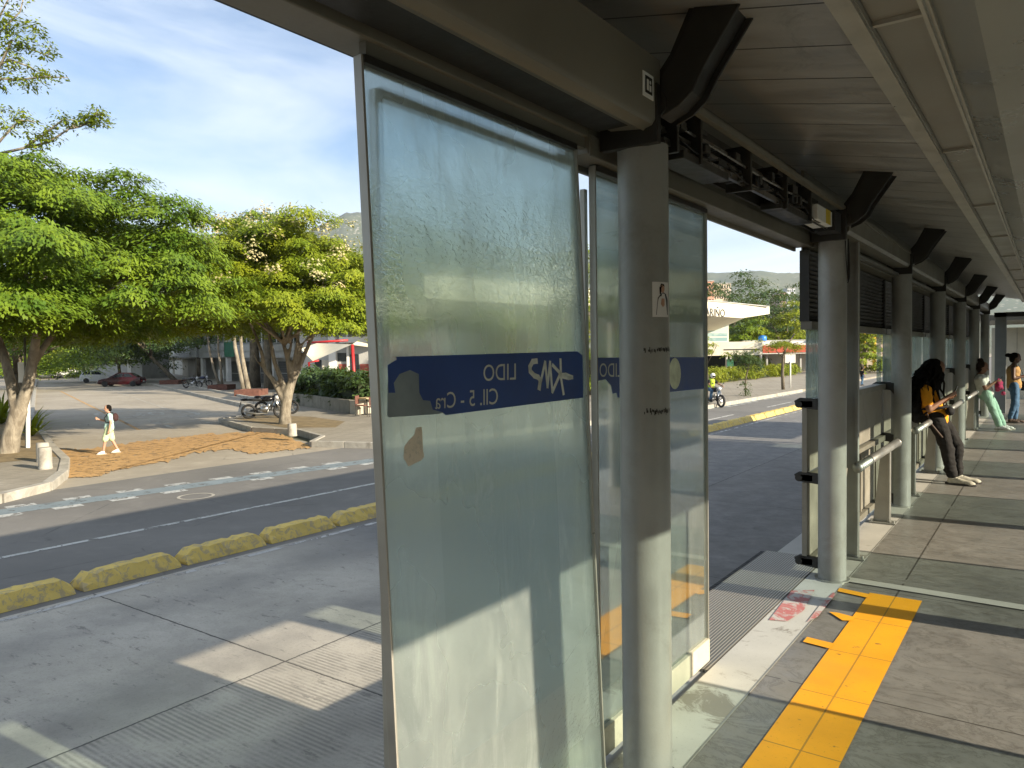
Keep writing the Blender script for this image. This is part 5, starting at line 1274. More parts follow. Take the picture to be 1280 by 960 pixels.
# fuel kiosk seen through the window
kk = thing('fuel_kiosk', 'yellow and red roadside kiosk with a tiled red roof, seen through the window bay', 'kiosk', tuple(Vector((atD(1098, 460, 88).x, atD(1098, 460, 88).y, SW))))
MT['yel'] = mat('yellow_wall_paint', (.75, .48, .02), .6); MT['redtile'] = mat('red_roof_tile', (.55, .10, .03), .7, 0, .2, 2)
b = MB(); far(b, 1078, 1140, 411, 466, 90, 6, True); b.build('wall', mat('pale_pink_wall', (.55, .42, .36), .7, 0, .1), kk)
a = atD(1091, 402, 88); c = atD(1145, 402, 88); a.z = c.z = atD(1110, 401, 88).z; o = Vector((AX[2].x, AX[2].y, 0))
b = MB().prism([a, c, c+o*3+Vector((0, 0, .95)), a+o*3+Vector((0, 0, .95))], (0, 0, .15)); b.build('roof', MT['redtile'], kk)
a = atD(1074, 412, 86.5); c = atD(1145, 407, 86.5); h_ = 8/942*88
b = MB(); o = o*3; P_ = [atD(1074, 411.5, 86.5), atD(1094, 411.5, 86.5), atD(1145, 411.5, 86.5), atD(1145, 404, 86.5), atD(1094, 404, 86.5)]; b.prism(P_, o); b.build('fascia', MT['yel'], kk)
for px0, px1 in ((1081, 1082.6), (1092.6, 1095), (1112, 1113.5), (1130, 1132)): b = MB(); far(b, px0, px1, 411, 465, 86.6, .4, True); b.build('column', MT['yel'], kk)
for px0, px1, py0, py1, m in ((1083, 1092, 414, 425, 'curtain'), (1083, 1092, 427, 437, 'plaster2'), (1096, 1103, 418, 440, 'plaster2'), (1104, 1111, 416, 438, 'win'), (1097.5, 1101, 427, 434, 'rubber')):
    b = MB(); far(b, px0, px1, py0, py1, 89.9, .06); b.build('shop_window', MT[m], kk)
b = MB(); far(b, 1083, 1095, 440, 459, 87.4, .3, True); b.build('counter', MT['plaster3'], kk)
for px, lab in ((1100, 'left fuel pump in front of the yellow and red kiosk'), (1108, 'right fuel pump in front of the yellow and red kiosk')):
    B = atD(px, 460, 86); B.z = SW; t = thing('fuel_pump', lab, 'fuel pump', tuple(B), 'fuel pumps at the kiosk')
    MB().box(B.x-.3, B.x+.3, B.y-.25, B.y+.25, SW, SW+1.6).build('cabinet', MT['rubber'], t, bevel=.03); MB().box(B.x-.22, B.x+.22, B.y-.27, B.y-.252, SW+1.0, SW+1.4).build('display', MT['white'], t)
# apartment blocks far away
def block(lab, px0, px1, pyt, D, col, floors, cols_):
    a = atD(px0, 440, D); c = atD(px1, 440, D); a.z = c.z = RZ; zt = atD((px0+px1)/2, pyt, D).z; dd = (c-a).normalized(); o = Vector((AX[2].x, AX[2].y, 0)).normalized()
    t = thing('apartment_block', lab, 'apartment block', tuple((a+c)/2), 'far apartment blocks on the skyline')
    MB().prism([a, c, c+o*16, a+o*16], (0, 0, zt-RZ)).build('wall', mat('block_wall_%d' % px0, col, .85, 0, .06, .05), t)
    w = (c-a).length/cols_; h = 3.0
    k = 0
    for i in range(floors):
        for j in range(cols_):
            p = a+dd*(w*(j+.25))+Vector((0, 0, zt-RZ-h*(i+1)+.6)); MB().prism([p-o*.05, p+dd*w*.5-o*.05, p+dd*w*.5-o*.05+Vector((0, 0, 1.5)), p-o*.05+Vector((0, 0, 1.5))], o*.04).build('window', MT['win'], t)
    MB().prism([a-o*.3, c-o*.3, c+o*16.3, a+o*16.3], (0, 0, .5)).build('parapet', MT['plaster'], t).location.z += zt-RZ
block('pinkish orange apartment block left above the dark park trees', 868, 893, 352, 420, (.55, .27, .18), 4, 8)
block('cream apartment block between the pinkish block and the dark park trees', 893, 914, 355, 430, (.55, .47, .36), 4, 7)
block('slim dull pink tower rising over the trees near the louvred bay', 975, 983, 366, 480, (.42, .28, .25), 5, 3)
block('pale bluish tower beside the slim dull pink tower', 984, 994, 361, 560, (.5, .52, .55), 6, 4)
block('pale apartment block behind the dark end of the louvred bay', 1062, 1120, 372, 400, (.5, .42, .36), 4, 9)
# hills: a ridge some kilometres away
g = G('hill_vegetation'); v = g.pos()
n1 = g.noise(.0022, 8, .6, v, .4); n2 = g.noise(.012, 6, .65, v); vo = g.vor(.045, v)
base = g.mix(g.ramp(n1, [(.35, 0.), (.65, 1.)]), (.035, .06, .02), (.12, .12, .05)); base = g.mix(g.ramp(n2, [(.4, 0.), (.7, .6)]), base, (.03, .05, .018))
town = g.math('MULTIPLY', g.ramp(vo, [(.18, 1.), (.26, 0.)]), g.ramp(g.noise(.004, 4, .6, v), [(.48, 0.), (.6, .9)]))
base = g.mix(town, base, (.5, .45, .38)); g.put(g.p.inputs['Base Color'], base); g.p.inputs['Roughness'].default_value = .95; MT['hill'] = g.m
pxs = [-900, -300, 0, 150, 300, 370, 437, 520, 620, 720, 800, 850, 900, 930, 950, 975, 1003, 1080, 1180, 1300, 1600]
els = [3, 3.5, 5, 6.0, 7.2, 8.8, 10.4, 10, 8.5, 7.4, 6.6, 5.9, 5.6, 5.75, 5.85, 5.7, 5.55, 5.0, 4.6, 4.2, 3.0]
rg = np.random.default_rng(2); vs = []; nx = 420; ny = 26; R0, R1 = 1500., 3300.
azs = np.linspace(math.atan((-900-640)/FPX), math.atan((1600-640)/FPX), nx)
ph = rg.uniform(0, 6, 12)
for i, a in enumerate(azs):
    px = 640+FPX*math.tan(a); el = np.interp(px, pxs, els)*1.0; dirx = Vector(AX[0])*math.sin(a)+Vector((AX[2].x, AX[2].y, 0)).normalized()*math.cos(a); dirx.z = 0; dirx.normalize()
    for j in range(ny):
        t_ = j/(ny-1); r_ = R0+(R1-R0)*t_; h = math.tan(R(el))*R1*math.cos(a*0)*(t_**1.25)
        nz = sum(math.sin(a*f_+ph[k]+t_*(3+k))/f_ for k, f_ in enumerate((17, 29, 43, 71, 113, 167)))*h*.35+rg.normal(0, 1)*1.5*(t_ > 0)
        vs.append((dirx.x*r_, dirx.y*r_, RZ-4+max(0, h+nz*t_)))
    vs.append((dirx.x*(R1+500), dirx.y*(R1+500), -20))
m_ = ny+1
fs = [(i*m_+j, (i+1)*m_+j, (i+1)*m_+j+1, i*m_+j+1) for i in range(nx-1) for j in range(m_-1)]
b = MB().add(vs, fs); b.build('hills', MT['hill'], kind='structure', smooth=True)
b = MB()
# ================================================================== VEHICLES
def wheel(t, x, y, r, w=.2):
    o = MB().lathe((x, y-w/2, r), [(r*.62, 0), (r*.9, -.0), (r, .03), (r, w-.03), (r*.9, w), (r*.62, w)], 22, 'y').build('wheel', MT['tyre'], t, auto=True)
    s_ = -1 if y < 0 else 1
    b = MB().lathe((x, y+s_*(w/2-.03)-.01, r), [(r*.60, 0), (r*.62, .02), (r*.2, .03 if s_ > 0 else .0)], 18, 'y')
    b.build('rim', MT['rim'], o)
def car(label, body_m, st, cab, wheels, loc, rz, glassrows=True, r=.31, name='parked_car', cat='car'):
    """st: (x, zbottom, zbelt, halfwidth); cab: (x, zroof, halfwidth at roof)  x along the length, front = +X"""
    t = thing(name, label, cat, (0, 0, 0), 'cars parked down the side street')
    b = MB(); vs = []
    for x, z0, z1, hw in st: vs += [(x, -hw*.96, z0), (x, -hw, z0+(z1-z0)*.45), (x, -hw*.95, z1), (x, hw*.95, z1), (x, hw, z0+(z1-z0)*.45), (x, hw*.96, z0)]
    n = 6; m = len(st)
    fs = [(i*n+k, (i+1)*n+k, (i+1)*n+(k+1) % n, i*n+(k+1) % n) for i in range(m-1) for k in range(n)]+[tuple(range(n)), tuple(range((m-1)*n, m*n))[::-1]]
    b.add(vs, fs); b.build('body', body_m, t, auto=True, bevel=.02)
    bw = lambda x: float(np.interp(x, [s[0] for s in st], [s[3] for s in st])); bz = lambda x: float(np.interp(x, [s[0] for s in st], [s[2] for s in st]))
    c = MB(); vs = []
    for x, zr, hw in cab:
        if zr is None: vs += [(x, -bw(x)*.90, bz(x)-.02), (x, -bw(x)*.88, bz(x)+.005), (x, bw(x)*.88, bz(x)+.005), (x, bw(x)*.90, bz(x)-.02)]
        else: vs += [(x, -bw(x)*.93, bz(x)-.02), (x, -hw, zr), (x, hw, zr), (x, bw(x)*.93, bz(x)-.02)]
    m = len(cab); fs = [(i*4+k, (i+1)*4+k, (i+1)*4+k+1, i*4+k+1) for i in range(m-1) for k in range(3)]+[(0, 1, 2, 3), tuple((m-1)*4+k for k in (3, 2, 1, 0))]
    c.add(vs, fs); roof = c.build('cabin', body_m, t, auto=True, bevel=.02)
    # glazing, slightly proud of the cabin
    xs = [q[0] for q in cab]; zr = [q[1] if q[1] else bz(q[0]) for q in cab]; hw = [q[2] if q[1] else bw(q[0])*.88 for q in cab]
    def side(x, f, s_): # f 0 belt..1 roof
        zb_, zt_ = bz(x), float(np.interp(x, xs, zr)); yb, yt = bw(x)*.93, float(np.interp(x, xs, hw)); return Vector((x, s_*(yb+(yt-yb)*f+.006), zb_+(zt_-zb_)*f))
    x0, x1 = xs[1], xs[-2]; mid = (x0+x1)/2
    lo0 = xs[0]+(x0-xs[0])*.35; lo1 = xs[-1]-(xs[-1]-x1)*.35
    for s_ in (-1, 1):
        for a0, a1, b0, b1 in ((lo0+.08, x0+.06, mid-.05, mid-.05), (mid+.04, mid+.04, lo1-.1, x1-.06)):
            q = MB(); P = [side(a0, .12, s_), side(b0, .12, s_), side(b1, .86, s_), side(a1, .86, s_)]; q.prism(P, (0, .004*s_, 0)); q.build('side_window', MT['carglass'], t)
    for xa, xb, sgn in ((xs[0], x0, -1), (xs[-1], x1, 1)):
        za, zb_ = bz(xa), float(np.interp(xb, xs, zr)); q = MB(); w0, w1 = bw(xa)*.78, float(np.interp(xb, xs, hw))*.9
        A = Vector((xa+(xb-xa)*.12, 0, za+(zb_-za)*.12)); Bb = Vector((xa+(xb-xa)*.88, 0, za+(zb_-za)*.88)); nn = Vector((sgn*.012, 0, .012))
        q.prism([A+nn+Vector((0, -w0, 0)), A+nn+Vector((0, w0, 0)), Bb+nn+Vector((0, w1, 0)), Bb+nn+Vector((0, -w1, 0))], nn*.4); q.build('windscreen' if sgn > 0 else 'rear_window', MT['carglass'], t)
    for x in wheels:
        for s_ in (-1, 1): wheel(t, x, s_*(bw(x)-.09), r)
    xf, xr = st[-1][0], st[0][0]; zf, zrr = st[-1][2]-.12, st[0][2]-.15
    for s_ in (-1, 1):
        MB().ell((xf-.06, s_*st[-1][3]*.78, zf), (.10, .17, .08), 12, 7).build('headlight', MT['hlamp'], t, smooth=True)
        MB().ell((xr+.03, s_*st[0][3]*.82, zrr), (.07, .12, .10), 12, 7).build('tail_light', MT['tlamp'], t, smooth=True)
        MB().ell((lo1-.25, s_*(bw(lo1)+.09), bz(lo1)+.08), (.07, .09, .06), 10, 6).build('mirror', body_m, t, smooth=True)
    MB().box(xf-.03, xf+.02, -.26, .26, .38, .48).build('number_plate', MT['plaster2'], t); MB().box(xr-.02, xr+.03, -.26, .26, .45, .55).build('number_plate', MT['plaster2'], t)
    t.location = loc; t.rotation_euler.z = rz; return t
white_c = mat('white_car_paint', (.62, .63, .62), .25, 0, .03); maroon = mat('maroon_car_paint', (.035, .003, .005), .2, .2, .1)
azv = math.atan2(AX[0].y, AX[0].x)
def at_road(px, D): p = atD(px, 470, D); return (p.x, p.y, RZ-.012)
sedan = [(-2.2, .38, .72, .70), (-2.1, .25, .92, .80), (-1.4, .22, .95, .86), (0, .20, .92, .87), (1.0, .22, .90, .86), (1.7, .24, .80, .83), (2.1, .28, .66, .74), (2.22, .34, .55, .62)]
car('maroon sedan parked across the side street, in front of the white hatchback', maroon, sedan, [(-1.75, None, 0), (-1.0, 1.40, .58), (.15, 1.43, .60), (1.15, None, 0)], (-1.38, 1.38), at_road(152, 79), azv+math.pi+.12)
hatch = [(-1.9, .36, .80, .72), (-1.82, .24, .98, .80), (-1.2, .22, 1.0, .84), (.2, .2, .96, .85), (1.0, .22, .92, .84), (1.6, .26, .82, .80), (1.9, .34, .62, .66)]
car('white hatchback partly hidden behind the maroon sedan', white_c, hatch, [(-1.86, None, 0), (-1.45, 1.48, .60), (.1, 1.52, .62), (1.05, None, 0)], (-1.2, 1.25), at_road(122, 93), azv+.45)
pick = [(-2.6, .5, 1.0, .85), (-2.5, .42, 1.15, .92), (-1.0, .40, 1.16, .93), (.6, .40, 1.14, .93), (1.9, .42, 1.10, .92), (2.4, .46, .98, .86), (2.55, .5, .8, .78)]
car('white pickup truck facing away down the side street, left of the hatchback', white_c, pick, [(-.95, None, 0), (-.65, 1.82, .68), (.5, 1.84, .70), (1.25, None, 0)], (-1.6, 1.65), at_road(83, 122), R(95), r=.4, name='parked_pickup', cat='pickup truck')
# motorcycles
def motorbike(label, loc, rz, col, lean=.12, rider=False):
    t = thing('motorcycle', label, 'motorcycle', (0, 0, 0), 'parked motorcycles' if not rider else None)
    for x, nm in ((-.65, 'rear_wheel'), (.68, 'front_wheel')):
        b = MB(); n = 26; vs = []
        R_, r_ = .27, .055
        for i in range(n):
            a = 2*math.pi*i/n
            for k in range(8): q = 2*math.pi*k/8; vs.append((x+(R_+r_*math.cos(q))*math.cos(a), r_*math.sin(q), .325+(R_+r_*math.cos(q))*math.sin(a)))
        b.add(vs, [(i*8+k, ((i+1) % n)*8+k, ((i+1) % n)*8+(k+1) % 8, i*8+(k+1) % 8) for i in range(n) for k in range(8)])
        w = b.build(nm, MT['tyre'], t, smooth=True)
        s_ = MB().lathe((x, -.035, .325), [(.06, 0), (.06, .07)], 12, 'y')
        for k in range(6): a = math.pi*k/3; s_.bar((x, 0, .325), (x+.25*math.cos(a), 0, .325+.25*math.sin(a)), .03, .02, (0, 1, 0))
        s_.build('spoked_rim', MT['rim'], w)
    b = MB(); b.tube([(-.65, -.1, .33), (-.2, -.12, .42), (.0, -.1, .36)], .025, 8); b.tube([(-.65, .1, .33), (-.2, .12, .42), (.0, .1, .36)], .025, 8); b.tube([(.0, 0, .34), (.28, 0, .40), (.42, 0, .85)], .035, 8); b.tube([(.42, 0, .85), (-.1, 0, .78), (-.75, 0, .82)], .03, 8)
    b.build('bike_frame', MT['dark'], t, smooth=True)
    for s_ in (-1, 1): MB().tube([(.68, s_*.08, .325), (.46, s_*.09, .92)], .025, 8).build('fork', MT['rim'], t, smooth=True)
    MB().ell((.02, 0, .42), (.19, .13, .15), 14, 8).cap((.1, 0, .42), (.2, 0, .58), .09, .07).build('engine', MT['rim'], t, smooth=True)
    MB().tube([(.2, -.13, .45), (.15, -.15, .26), (-.3, -.16, .24), (-.75, -.17, .34)], [.025, .03, .04, .055], 10).build('exhaust', MT['steel'], t, smooth=True)
    MB().ell((.14, 0, .86), (.28, .15, .13), 16, 9).build('fuel_tank', col, t, smooth=True)
    MB().ell((-.35, 0, .83), (.42, .13, .06), 16, 8).build('saddle', MT['rubber'], t, smooth=True)
    MB().ell((-.80, 0, .84), (.18, .07, .06), 12, 7).build('tail_cowl', col, t, smooth=True)
    MB().bar((-.95, 0, .76), (-1.02, 0, .52), .18, .01).build('mudguard', MT['rubber'], t)
    MB().ell((.55, 0, .92), (.10, .10, .10), 12, 7).build('headlight', MT['hlamp'], t, smooth=True)
    MB().tube([(.36, -.38, 1.0), (.42, -.2, 1.04), (.46, 0, .98), (.42, .2, 1.04), (.36, .38, 1.0)], .014, 8).build('handlebar', MT['dark'], t, smooth=True)
    for s_ in (-1, 1): MB().tube([(.42, s_*.24, 1.03), (.45, s_*.30, 1.17)], .008, 6).ell((.45, s_*.31, 1.19), (.015, .06, .035), 10, 6).build('mirror', MT['rubber'], t)
    t.location = loc; t.rotation_euler = (lean, 0, rz); return t
blk = mat('black_bike_paint', (.012, .012, .014), .25, .2, .2); blu = mat('dark_blue_bike_paint', (.012, .02, .06), .25, .2, .2)
def on_sw(px, py): p = gZ(px, py, SW+.006); return tuple(p)
motorbike('black motorcycle parked beside the flowering tree, nearest the kerb', on_sw(331, 523), azv+.15, blk)
motorbike('second black motorcycle, tucked just behind the nearest parked one', on_sw(346, 518), azv+.25, blk)
motorbike('dark blue motorcycle on the far walk in front of the corner house', on_sw(252, 483.5), azv+.1, blu)
motorbike('dark motorcycle left of the dark blue one on the far walk', on_sw(241, 485), azv-.2, blk)
# ================================================================== PEOPLE
def cl(b, pts, rad):
    for i in range(len(pts)-1): b.cap(pts[i], pts[i+1], rad[i], rad[i+1])
def V(*a): return Vector(a)
def head(b, c, fwd, s=1.0, up=None):
    """skull, jaw, nose, ears around centre c looking along fwd"""
    c = Vector(c); fwd = Vector(fwd).normalized(); up = (Vector(up) if up else Vector((0, 0, 1))); side = fwd.cross(up).normalized(); up = side.cross(fwd).normalized()
    rot = Matrix((fwd, side, up)).transposed()
    b.ell(c+up*.02*s, (.092*s, .074*s, .105*s), 18, 12, rot); b.ell(c+fwd*.028*s-up*.055*s, (.062*s, .052*s, .062*s), 14, 9, rot)
    b.cap(c+fwd*.088*s+up*.012*s, c+fwd*.108*s-up*.018*s, .010*s, .015*s, 8); b.cap(c+fwd*.083*s-up*.062*s+side*.014*s, c+fwd*.083*s-up*.062*s-side*.014*s, .010*s, .010*s, 8)
    b.cap(c+fwd*.082*s+up*.028*s+side*.03*s, c+fwd*.082*s+up*.028*s-side*.03*s, .010*s, .010*s, 8)
    for k in (-1, 1): b.ell(c+side*k*.075*s-up*.008*s, (.022*s, .010*s, .032*s), 8, 6, rot)
    return rot, fwd, side, up
def eyes(c, fwd, s, t, up=None):
    c = Vector(c); fwd = Vector(fwd).normalized(); upv = (Vector(up) if up else Vector((0, 0, 1))); side = fwd.cross(upv).normalized(); upv = side.cross(fwd)
    for k in (-1, 1): MB().ell(c+fwd*.083*s+side*k*.030*s+upv*.010*s, (.010*s, .010*s, .008*s), 8, 6).build('eye', MT['rubber'], t, smooth=True)
def hand(b, wrist, tip_dir, palm_n, s=1.0, curl=.6, thumb_side=1):
    """palm plus five separate bent fingers; tip_dir along the palm, palm_n the way the palm faces"""
    w = Vector(wrist); d = Vector(tip_dir).normalized(); n = Vector(palm_n); n = (n-d*n.dot(d)).normalized(); sd_ = d.cross(n)
    rot = Matrix((d, sd_, n)).transposed(); pc = w+d*.045*s; b.ell(pc, (.052*s, .038*s, .017*s), 12, 8, rot); b.cap(w-d*.02*s, w+d*.02*s, .022*s, .024*s, 8)
    for k, (off, l) in enumerate(((-.030, .062), (-.010, .074), (.010, .070), (.028, .054))):
        p0 = w+d*.078*s+sd_*off*s; a = curl*.6; p1 = p0+(d*math.cos(a)+n*math.sin(a))*l*.45*s; a2 = curl*1.7; p2 = p1+(d*math.cos(a2)+n*math.sin(a2))*l*.32*s; a3 = curl*2.5; p3 = p2+(d*math.cos(a3)+n*math.sin(a3))*l*.25*s
        for q0, q1, r0, r1 in ((p0-d*.02*s, p0, .0085, .0088), (p0, p1, .0088, .0082), (p1, p2, .0082, .0076), (p2, p3, .0076, .0062)): b.cap(q0, q1, r0*s, r1*s, 8)
    t0 = w+d*.025*s+sd_*thumb_side*-.028*s; t1 = t0+(d*.55+sd_*thumb_side*-.65+n*.35).normalized()*.034*s; t2 = t1+(d*.85+n*.5).normalized()*.03*s
    b.cap(t0, t1, .013*s, .0105*s, 8); b.cap(t1, t2, .0105*s, .0085*s, 8)
def shoe(ankle, toe, m, sole, t, s=1.0):
    a = Vector(ankle); e = Vector(toe); d = (e-a); d.z = 0; L = d.length; d.normalize(); sd_ = Vector((-d.y, d.x, 0))
    z = min(a.z, e.z)
    b = MB(); b.cap(V(a.x, a.y, a.z-.01), V(a.x, a.y, z+.045), .040, .040); b.cap(V(a.x, a.y, z+.045)-d*.015, V(e.x, e.y, z+.030)-d*.045, .036*s, .031*s); b.cap(V(a.x, a.y, z+.075)+d*.01, V(e.x, e.y, z+.030)-d*.07, .033, .028*s)
    b.ell(V(e.x, e.y, z+.028)-d*.05, (.052*s, .042*s, .026*s), 12, 8)
    for k in range(3): b.cap(V(a.x, a.y, z+.098-.012*k)+d*(.045+.03*k)+sd_*.022, V(a.x, a.y, z+.098-.012*k)+d*(.045+.03*k)-sd_*.022, .006, .006, 6)
    o = b.build('shoe', m, t, remesh=.008, sm_it=2)
    q = MB(); n = 20; P = []
    for k in range(n):
        an = 2*math.pi*k/n; u_ = math.cos(an); P.append(V(a.x, a.y, z)+d*(L/2-.03+u_*(L/2+.055))+sd_*math.sin(an)*(.046 if u_ > 0 else .038)*s)
    q.prism(P, (0, 0, .022*s)); q.build('sole', sole, o, bevel=.004); return o
CL['orange'] = mat('orange_tshirt', (.72, .30, .02), .9, 0, .12, 14, .3, 60, .2)
CL['darkgrey'] = mat('charcoal_trousers', (.020, .019, .018), .9, 0, .25, 9, .35, 50, .2)
CL['mint'] = mat('mint_trousers', (.36, .55, .44), .85, 0, .1, 12, .3, 50, .2)
CL['offwhite'] = mat('off_white_shirt', (.68, .68, .62), .85, 0, .08, 12, .3, 50, .2)
CL['jeans'] = mat('blue_jeans', (.06, .12, .20), .85, 0, .25, 12, .3, 60, .2)
CL['tan'] = mat('mustard_top', (.36, .22, .09), .85, 0, .2, 12, .3, 50, .2)
CL['black'] = mat('black_cloth', (.015, .015, .016), .85, 0, .3, 10, .3, 50, .2)
CL['aqua'] = mat('pale_aqua_shirt', (.42, .62, .58), .85, 0, .08, 10, .3, 50, .2)
CL['lime'] = mat('pale_lime_shorts', (.50, .60, .36), .85, 0, .08, 10, .3, 50, .2)
CL['pink'] = mat('crimson_bag_cloth', (.36, .025, .09), .9, 0, .5, 14, .3, 50)
CL['shoe_pale'] = mat('pale_suede_shoe', (.42, .40, .32), .8, 0, .15, 20)
CL['shoe_white'] = mat('white_sneaker', (.72, .72, .70), .7, 0, .08, 20)
CL['shoe_brown'] = mat('brown_shoe', (.07, .045, .03), .7, 0, .15, 20)
CL['sole'] = mat('dark_rubber_sole', (.04, .038, .035), .8); CL['solew'] = mat('pale_rubber_sole', (.5, .48, .42), .8)
CL['phone'] = mat('black_phone', (.012, .012, .014), .2)
# --- leaning woman in orange
Yw = 11.1
w1 = thing('person', 'woman with long black hair and orange t-shirt leaning on a rail with her phone', 'person', (-1.0, Yw, 0))
hc_ = V(-1.195, Yw-.02, 1.46); fd = V(.86, -.12, -.50)
skin = MB(); head(skin, hc_, fd, 1.0)
pel = V(-1.20, Yw, .84); ch = V(-1.315, Yw, 1.14); nk = V(-1.30, Yw, 1.30)
cl(skin, [nk-V(0, 0, .06), nk+V(.05, -.01, .08)], [.055, .048])
cl(skin, [pel, V(-1.27, Yw, 1.0), ch, nk-V(0, 0, .06)], [.135, .115, .125, .07])
sR = V(-1.30, Yw-.17, 1.20); sL = V(-1.32, Yw+.17, 1.20)
eR = V(-1.245, Yw-.235, .955); wR = V(-1.055, Yw-.10, 1.115); eL = V(-1.24, Yw+.22, .955); wL = V(-1.05, Yw+.07, 1.10)
for a, e, w_ in ((sR, eR, wR), (sL, eL, wL)): cl(skin, [a, e], [.050, .040]); cl(skin, [e, w_], [.040, .025])
hand(skin, wR, V(.8, .35, .45), V(-.3, .7, .6), 1.0, .75, 1); hand(skin, wL, V(.8, -.35, .45), V(-.3, -.7, .6), 1.0, .75, -1)
hR, hL = V(-1.19, Yw-.085, .83), V(-1.19, Yw+.085, .83)
kR, kL = V(-1.06, Yw-.10, .45), V(-.965, Yw+.10, .48); aR, aL = V(-1.0, Yw-.10, .10), V(-.955, Yw+.09, .11)
for h_, k_2, a_ in ((hR, kR, aR), (hL, kL, aL)): cl(skin, [h_, k_2, a_], [.080, .052, .036])
skin.build('body', MT['skin_mid'], w1, remesh=.009, sm_it=3); eyes(hc_, fd, 1.0, w1)
b = MB(); cl(b, [pel+V(0, 0, -.01), V(-1.27, Yw, 1.0), ch, nk-V(0, 0, .08)], [.150, .140, .150, .085]); cl(b, [ch+V(0, -.05, .03), sR, sR+(eR-sR)*.62], [.09, .075, .066]); cl(b, [ch+V(0, .05, .03), sL, sL+(eL-sL)*.62], [.09, .075, .066])
b.ell(ch+V(.06, -.055, .0), (.075, .07, .07)); b.ell(ch+V(.06, .055, .0), (.075, .07, .07)); b.ell(V(-1.16, Yw, .92), (.10, .13, .08))
b.build('t_shirt', CL['orange'], w1, remesh=.012)
b = MB(); cl(b, [pel+V(0, 0, .03), pel-V(0, 0, .02)], [.140, .145]); b.ell(pel-V(.07, 0, .02), (.12, .15, .11))
for h_, k_2, a_ in ((hR, kR, aR), (hL, kL, aL)): cl(b, [h_, (h_+k_2)/2+V(.012, 0, 0), k_2, (k_2+a_)/2-V(.008, 0, 0), a_+V(0, 0, .03)], [.108, .096, .080, .070, .066])
b.ell(kR+V(.03, 0, .0), (.06, .07, .05)); b.ell((kR+aR)/2+V(.0, 0, -.10), (.078, .078, .035)); b.ell((kL+aL)/2+V(.0, 0, -.10), (.078, .078, .035)); b.ell((kR+aR)/2+V(.0, 0, -.01), (.076, .078, .03))
b.build('trousers', CL['darkgrey'], w1, remesh=.012, sm_it=3)
shoe(aR, aR+V(.25, -.05, -.10), CL['shoe_pale'], CL['sole'], w1, 1.18); shoe(aL, aL+V(.25, .02, -.11), CL['shoe_pale'], CL['sole'], w1, 1.18)
b = MB(); rgh = random.Random(3); up_ = V(0, 0, 1)
b.ell(hc_+V(-.03, 0, .03), (.112, .102, .108)); b.ell(hc_+V(-.10, 0, -.05), (.085, .105, .12))
cl(b, [hc_+V(-.10, 0, -.06), V(-1.40, Yw-.01, 1.25), V(-1.42, Yw-.01, 1.10), V(-1.41, Yw, .98)], [.105, .10, .085, .04])
for i in range(240):
    a = rgh.uniform(0, 6.28); e_ = rgh.uniform(-.2, 1.3); p0 = hc_+V(-.035+.108*math.cos(a)*math.cos(e_), .104*math.sin(a)*math.cos(e_), .03+.105*math.sin(e_)); pts_ = [p0]
    tx = -1.39+rgh.gauss(0, .065)+(.13 if math.cos(a) > .5 else 0); ty = Yw+.17*math.sin(a)+rgh.gauss(0, .04); ln_ = rgh.uniform(.16, .60); amp = rgh.uniform(.012, .026); f1 = rgh.uniform(9, 16)
    for k in range(1, 10): u_ = k/9; pts_.append(V(p0.x+(tx-p0.x)*u_+amp*math.sin(f1*u_+a*3), p0.y+(ty-p0.y)*min(1, u_*1.4)+amp*math.cos(f1*u_+a*5), p0.z-ln_*u_**1.15))
    cl(b, pts_, [.013]*7+[.010, .008, .004])
b.build('hair', MT['hair'], w1, remesh=.007, sm_it=1)
b = MB(); b.tube([V(-1.155+.15*math.cos(a)*1.0-.06, Yw+.165*math.sin(a), .965+.02*math.cos(a)) for a in [2*math.pi*k/24 for k in range(25)]], .018, 8, False); b.build('belt_strap', CL['black'], w1, smooth=True)
b = MB().ell(V(-1.03, Yw-.09, .93), (.055, .10, .055)); b.build('belt_bag', CL['black'], w1, smooth=True)
ph1 = thing('phone', 'dark phone held by the woman in the orange t-shirt', 'phone', tuple(V(-.985, Yw-.01, 1.17)))
b = MB().obox(V(-.978, Yw-.015, 1.19), V(.020, 0, .066), V(0, .038, 0), V(-.004, 0, .001)); b.build('case', CL['phone'], ph1, bevel=.003)
b = MB().obox(V(-.983, Yw-.015, 1.191), V(.018, 0, .060), V(0, .034, 0), V(-.0006, 0, .0002)); b.build('screen', MT['carglass'], ph1)
bp = thing('backpack', 'black backpack slung behind the woman in the orange t-shirt', 'backpack', tuple(V(-1.43, Yw-.06, .80)))
b = MB().ell(V(-1.44, Yw-.03, .98), (.10, .15, .19)).ell(V(-1.41, Yw-.03, .88), (.10, .14, .12)); b.build('bag', CL['black'], bp, remesh=.014)
b = MB().tube([V(-1.42, Yw-.12, 1.12), V(-1.34, Yw-.17, 1.24), V(-1.24, Yw-.14, 1.18), V(-1.19, Yw-.13, 1.0), V(-1.34, Yw-.13, .86)], .014, 8); b.build('shoulder_strap', CL['black'], bp, smooth=True)
b = MB().tube([V(-1.28, Yw-.17, .90), V(-1.22, Yw-.20, .76), V(-1.10, Yw-.19, .60)], .012, 6); b.build('loose_strap', CL['shoe_brown'], bp, smooth=True)
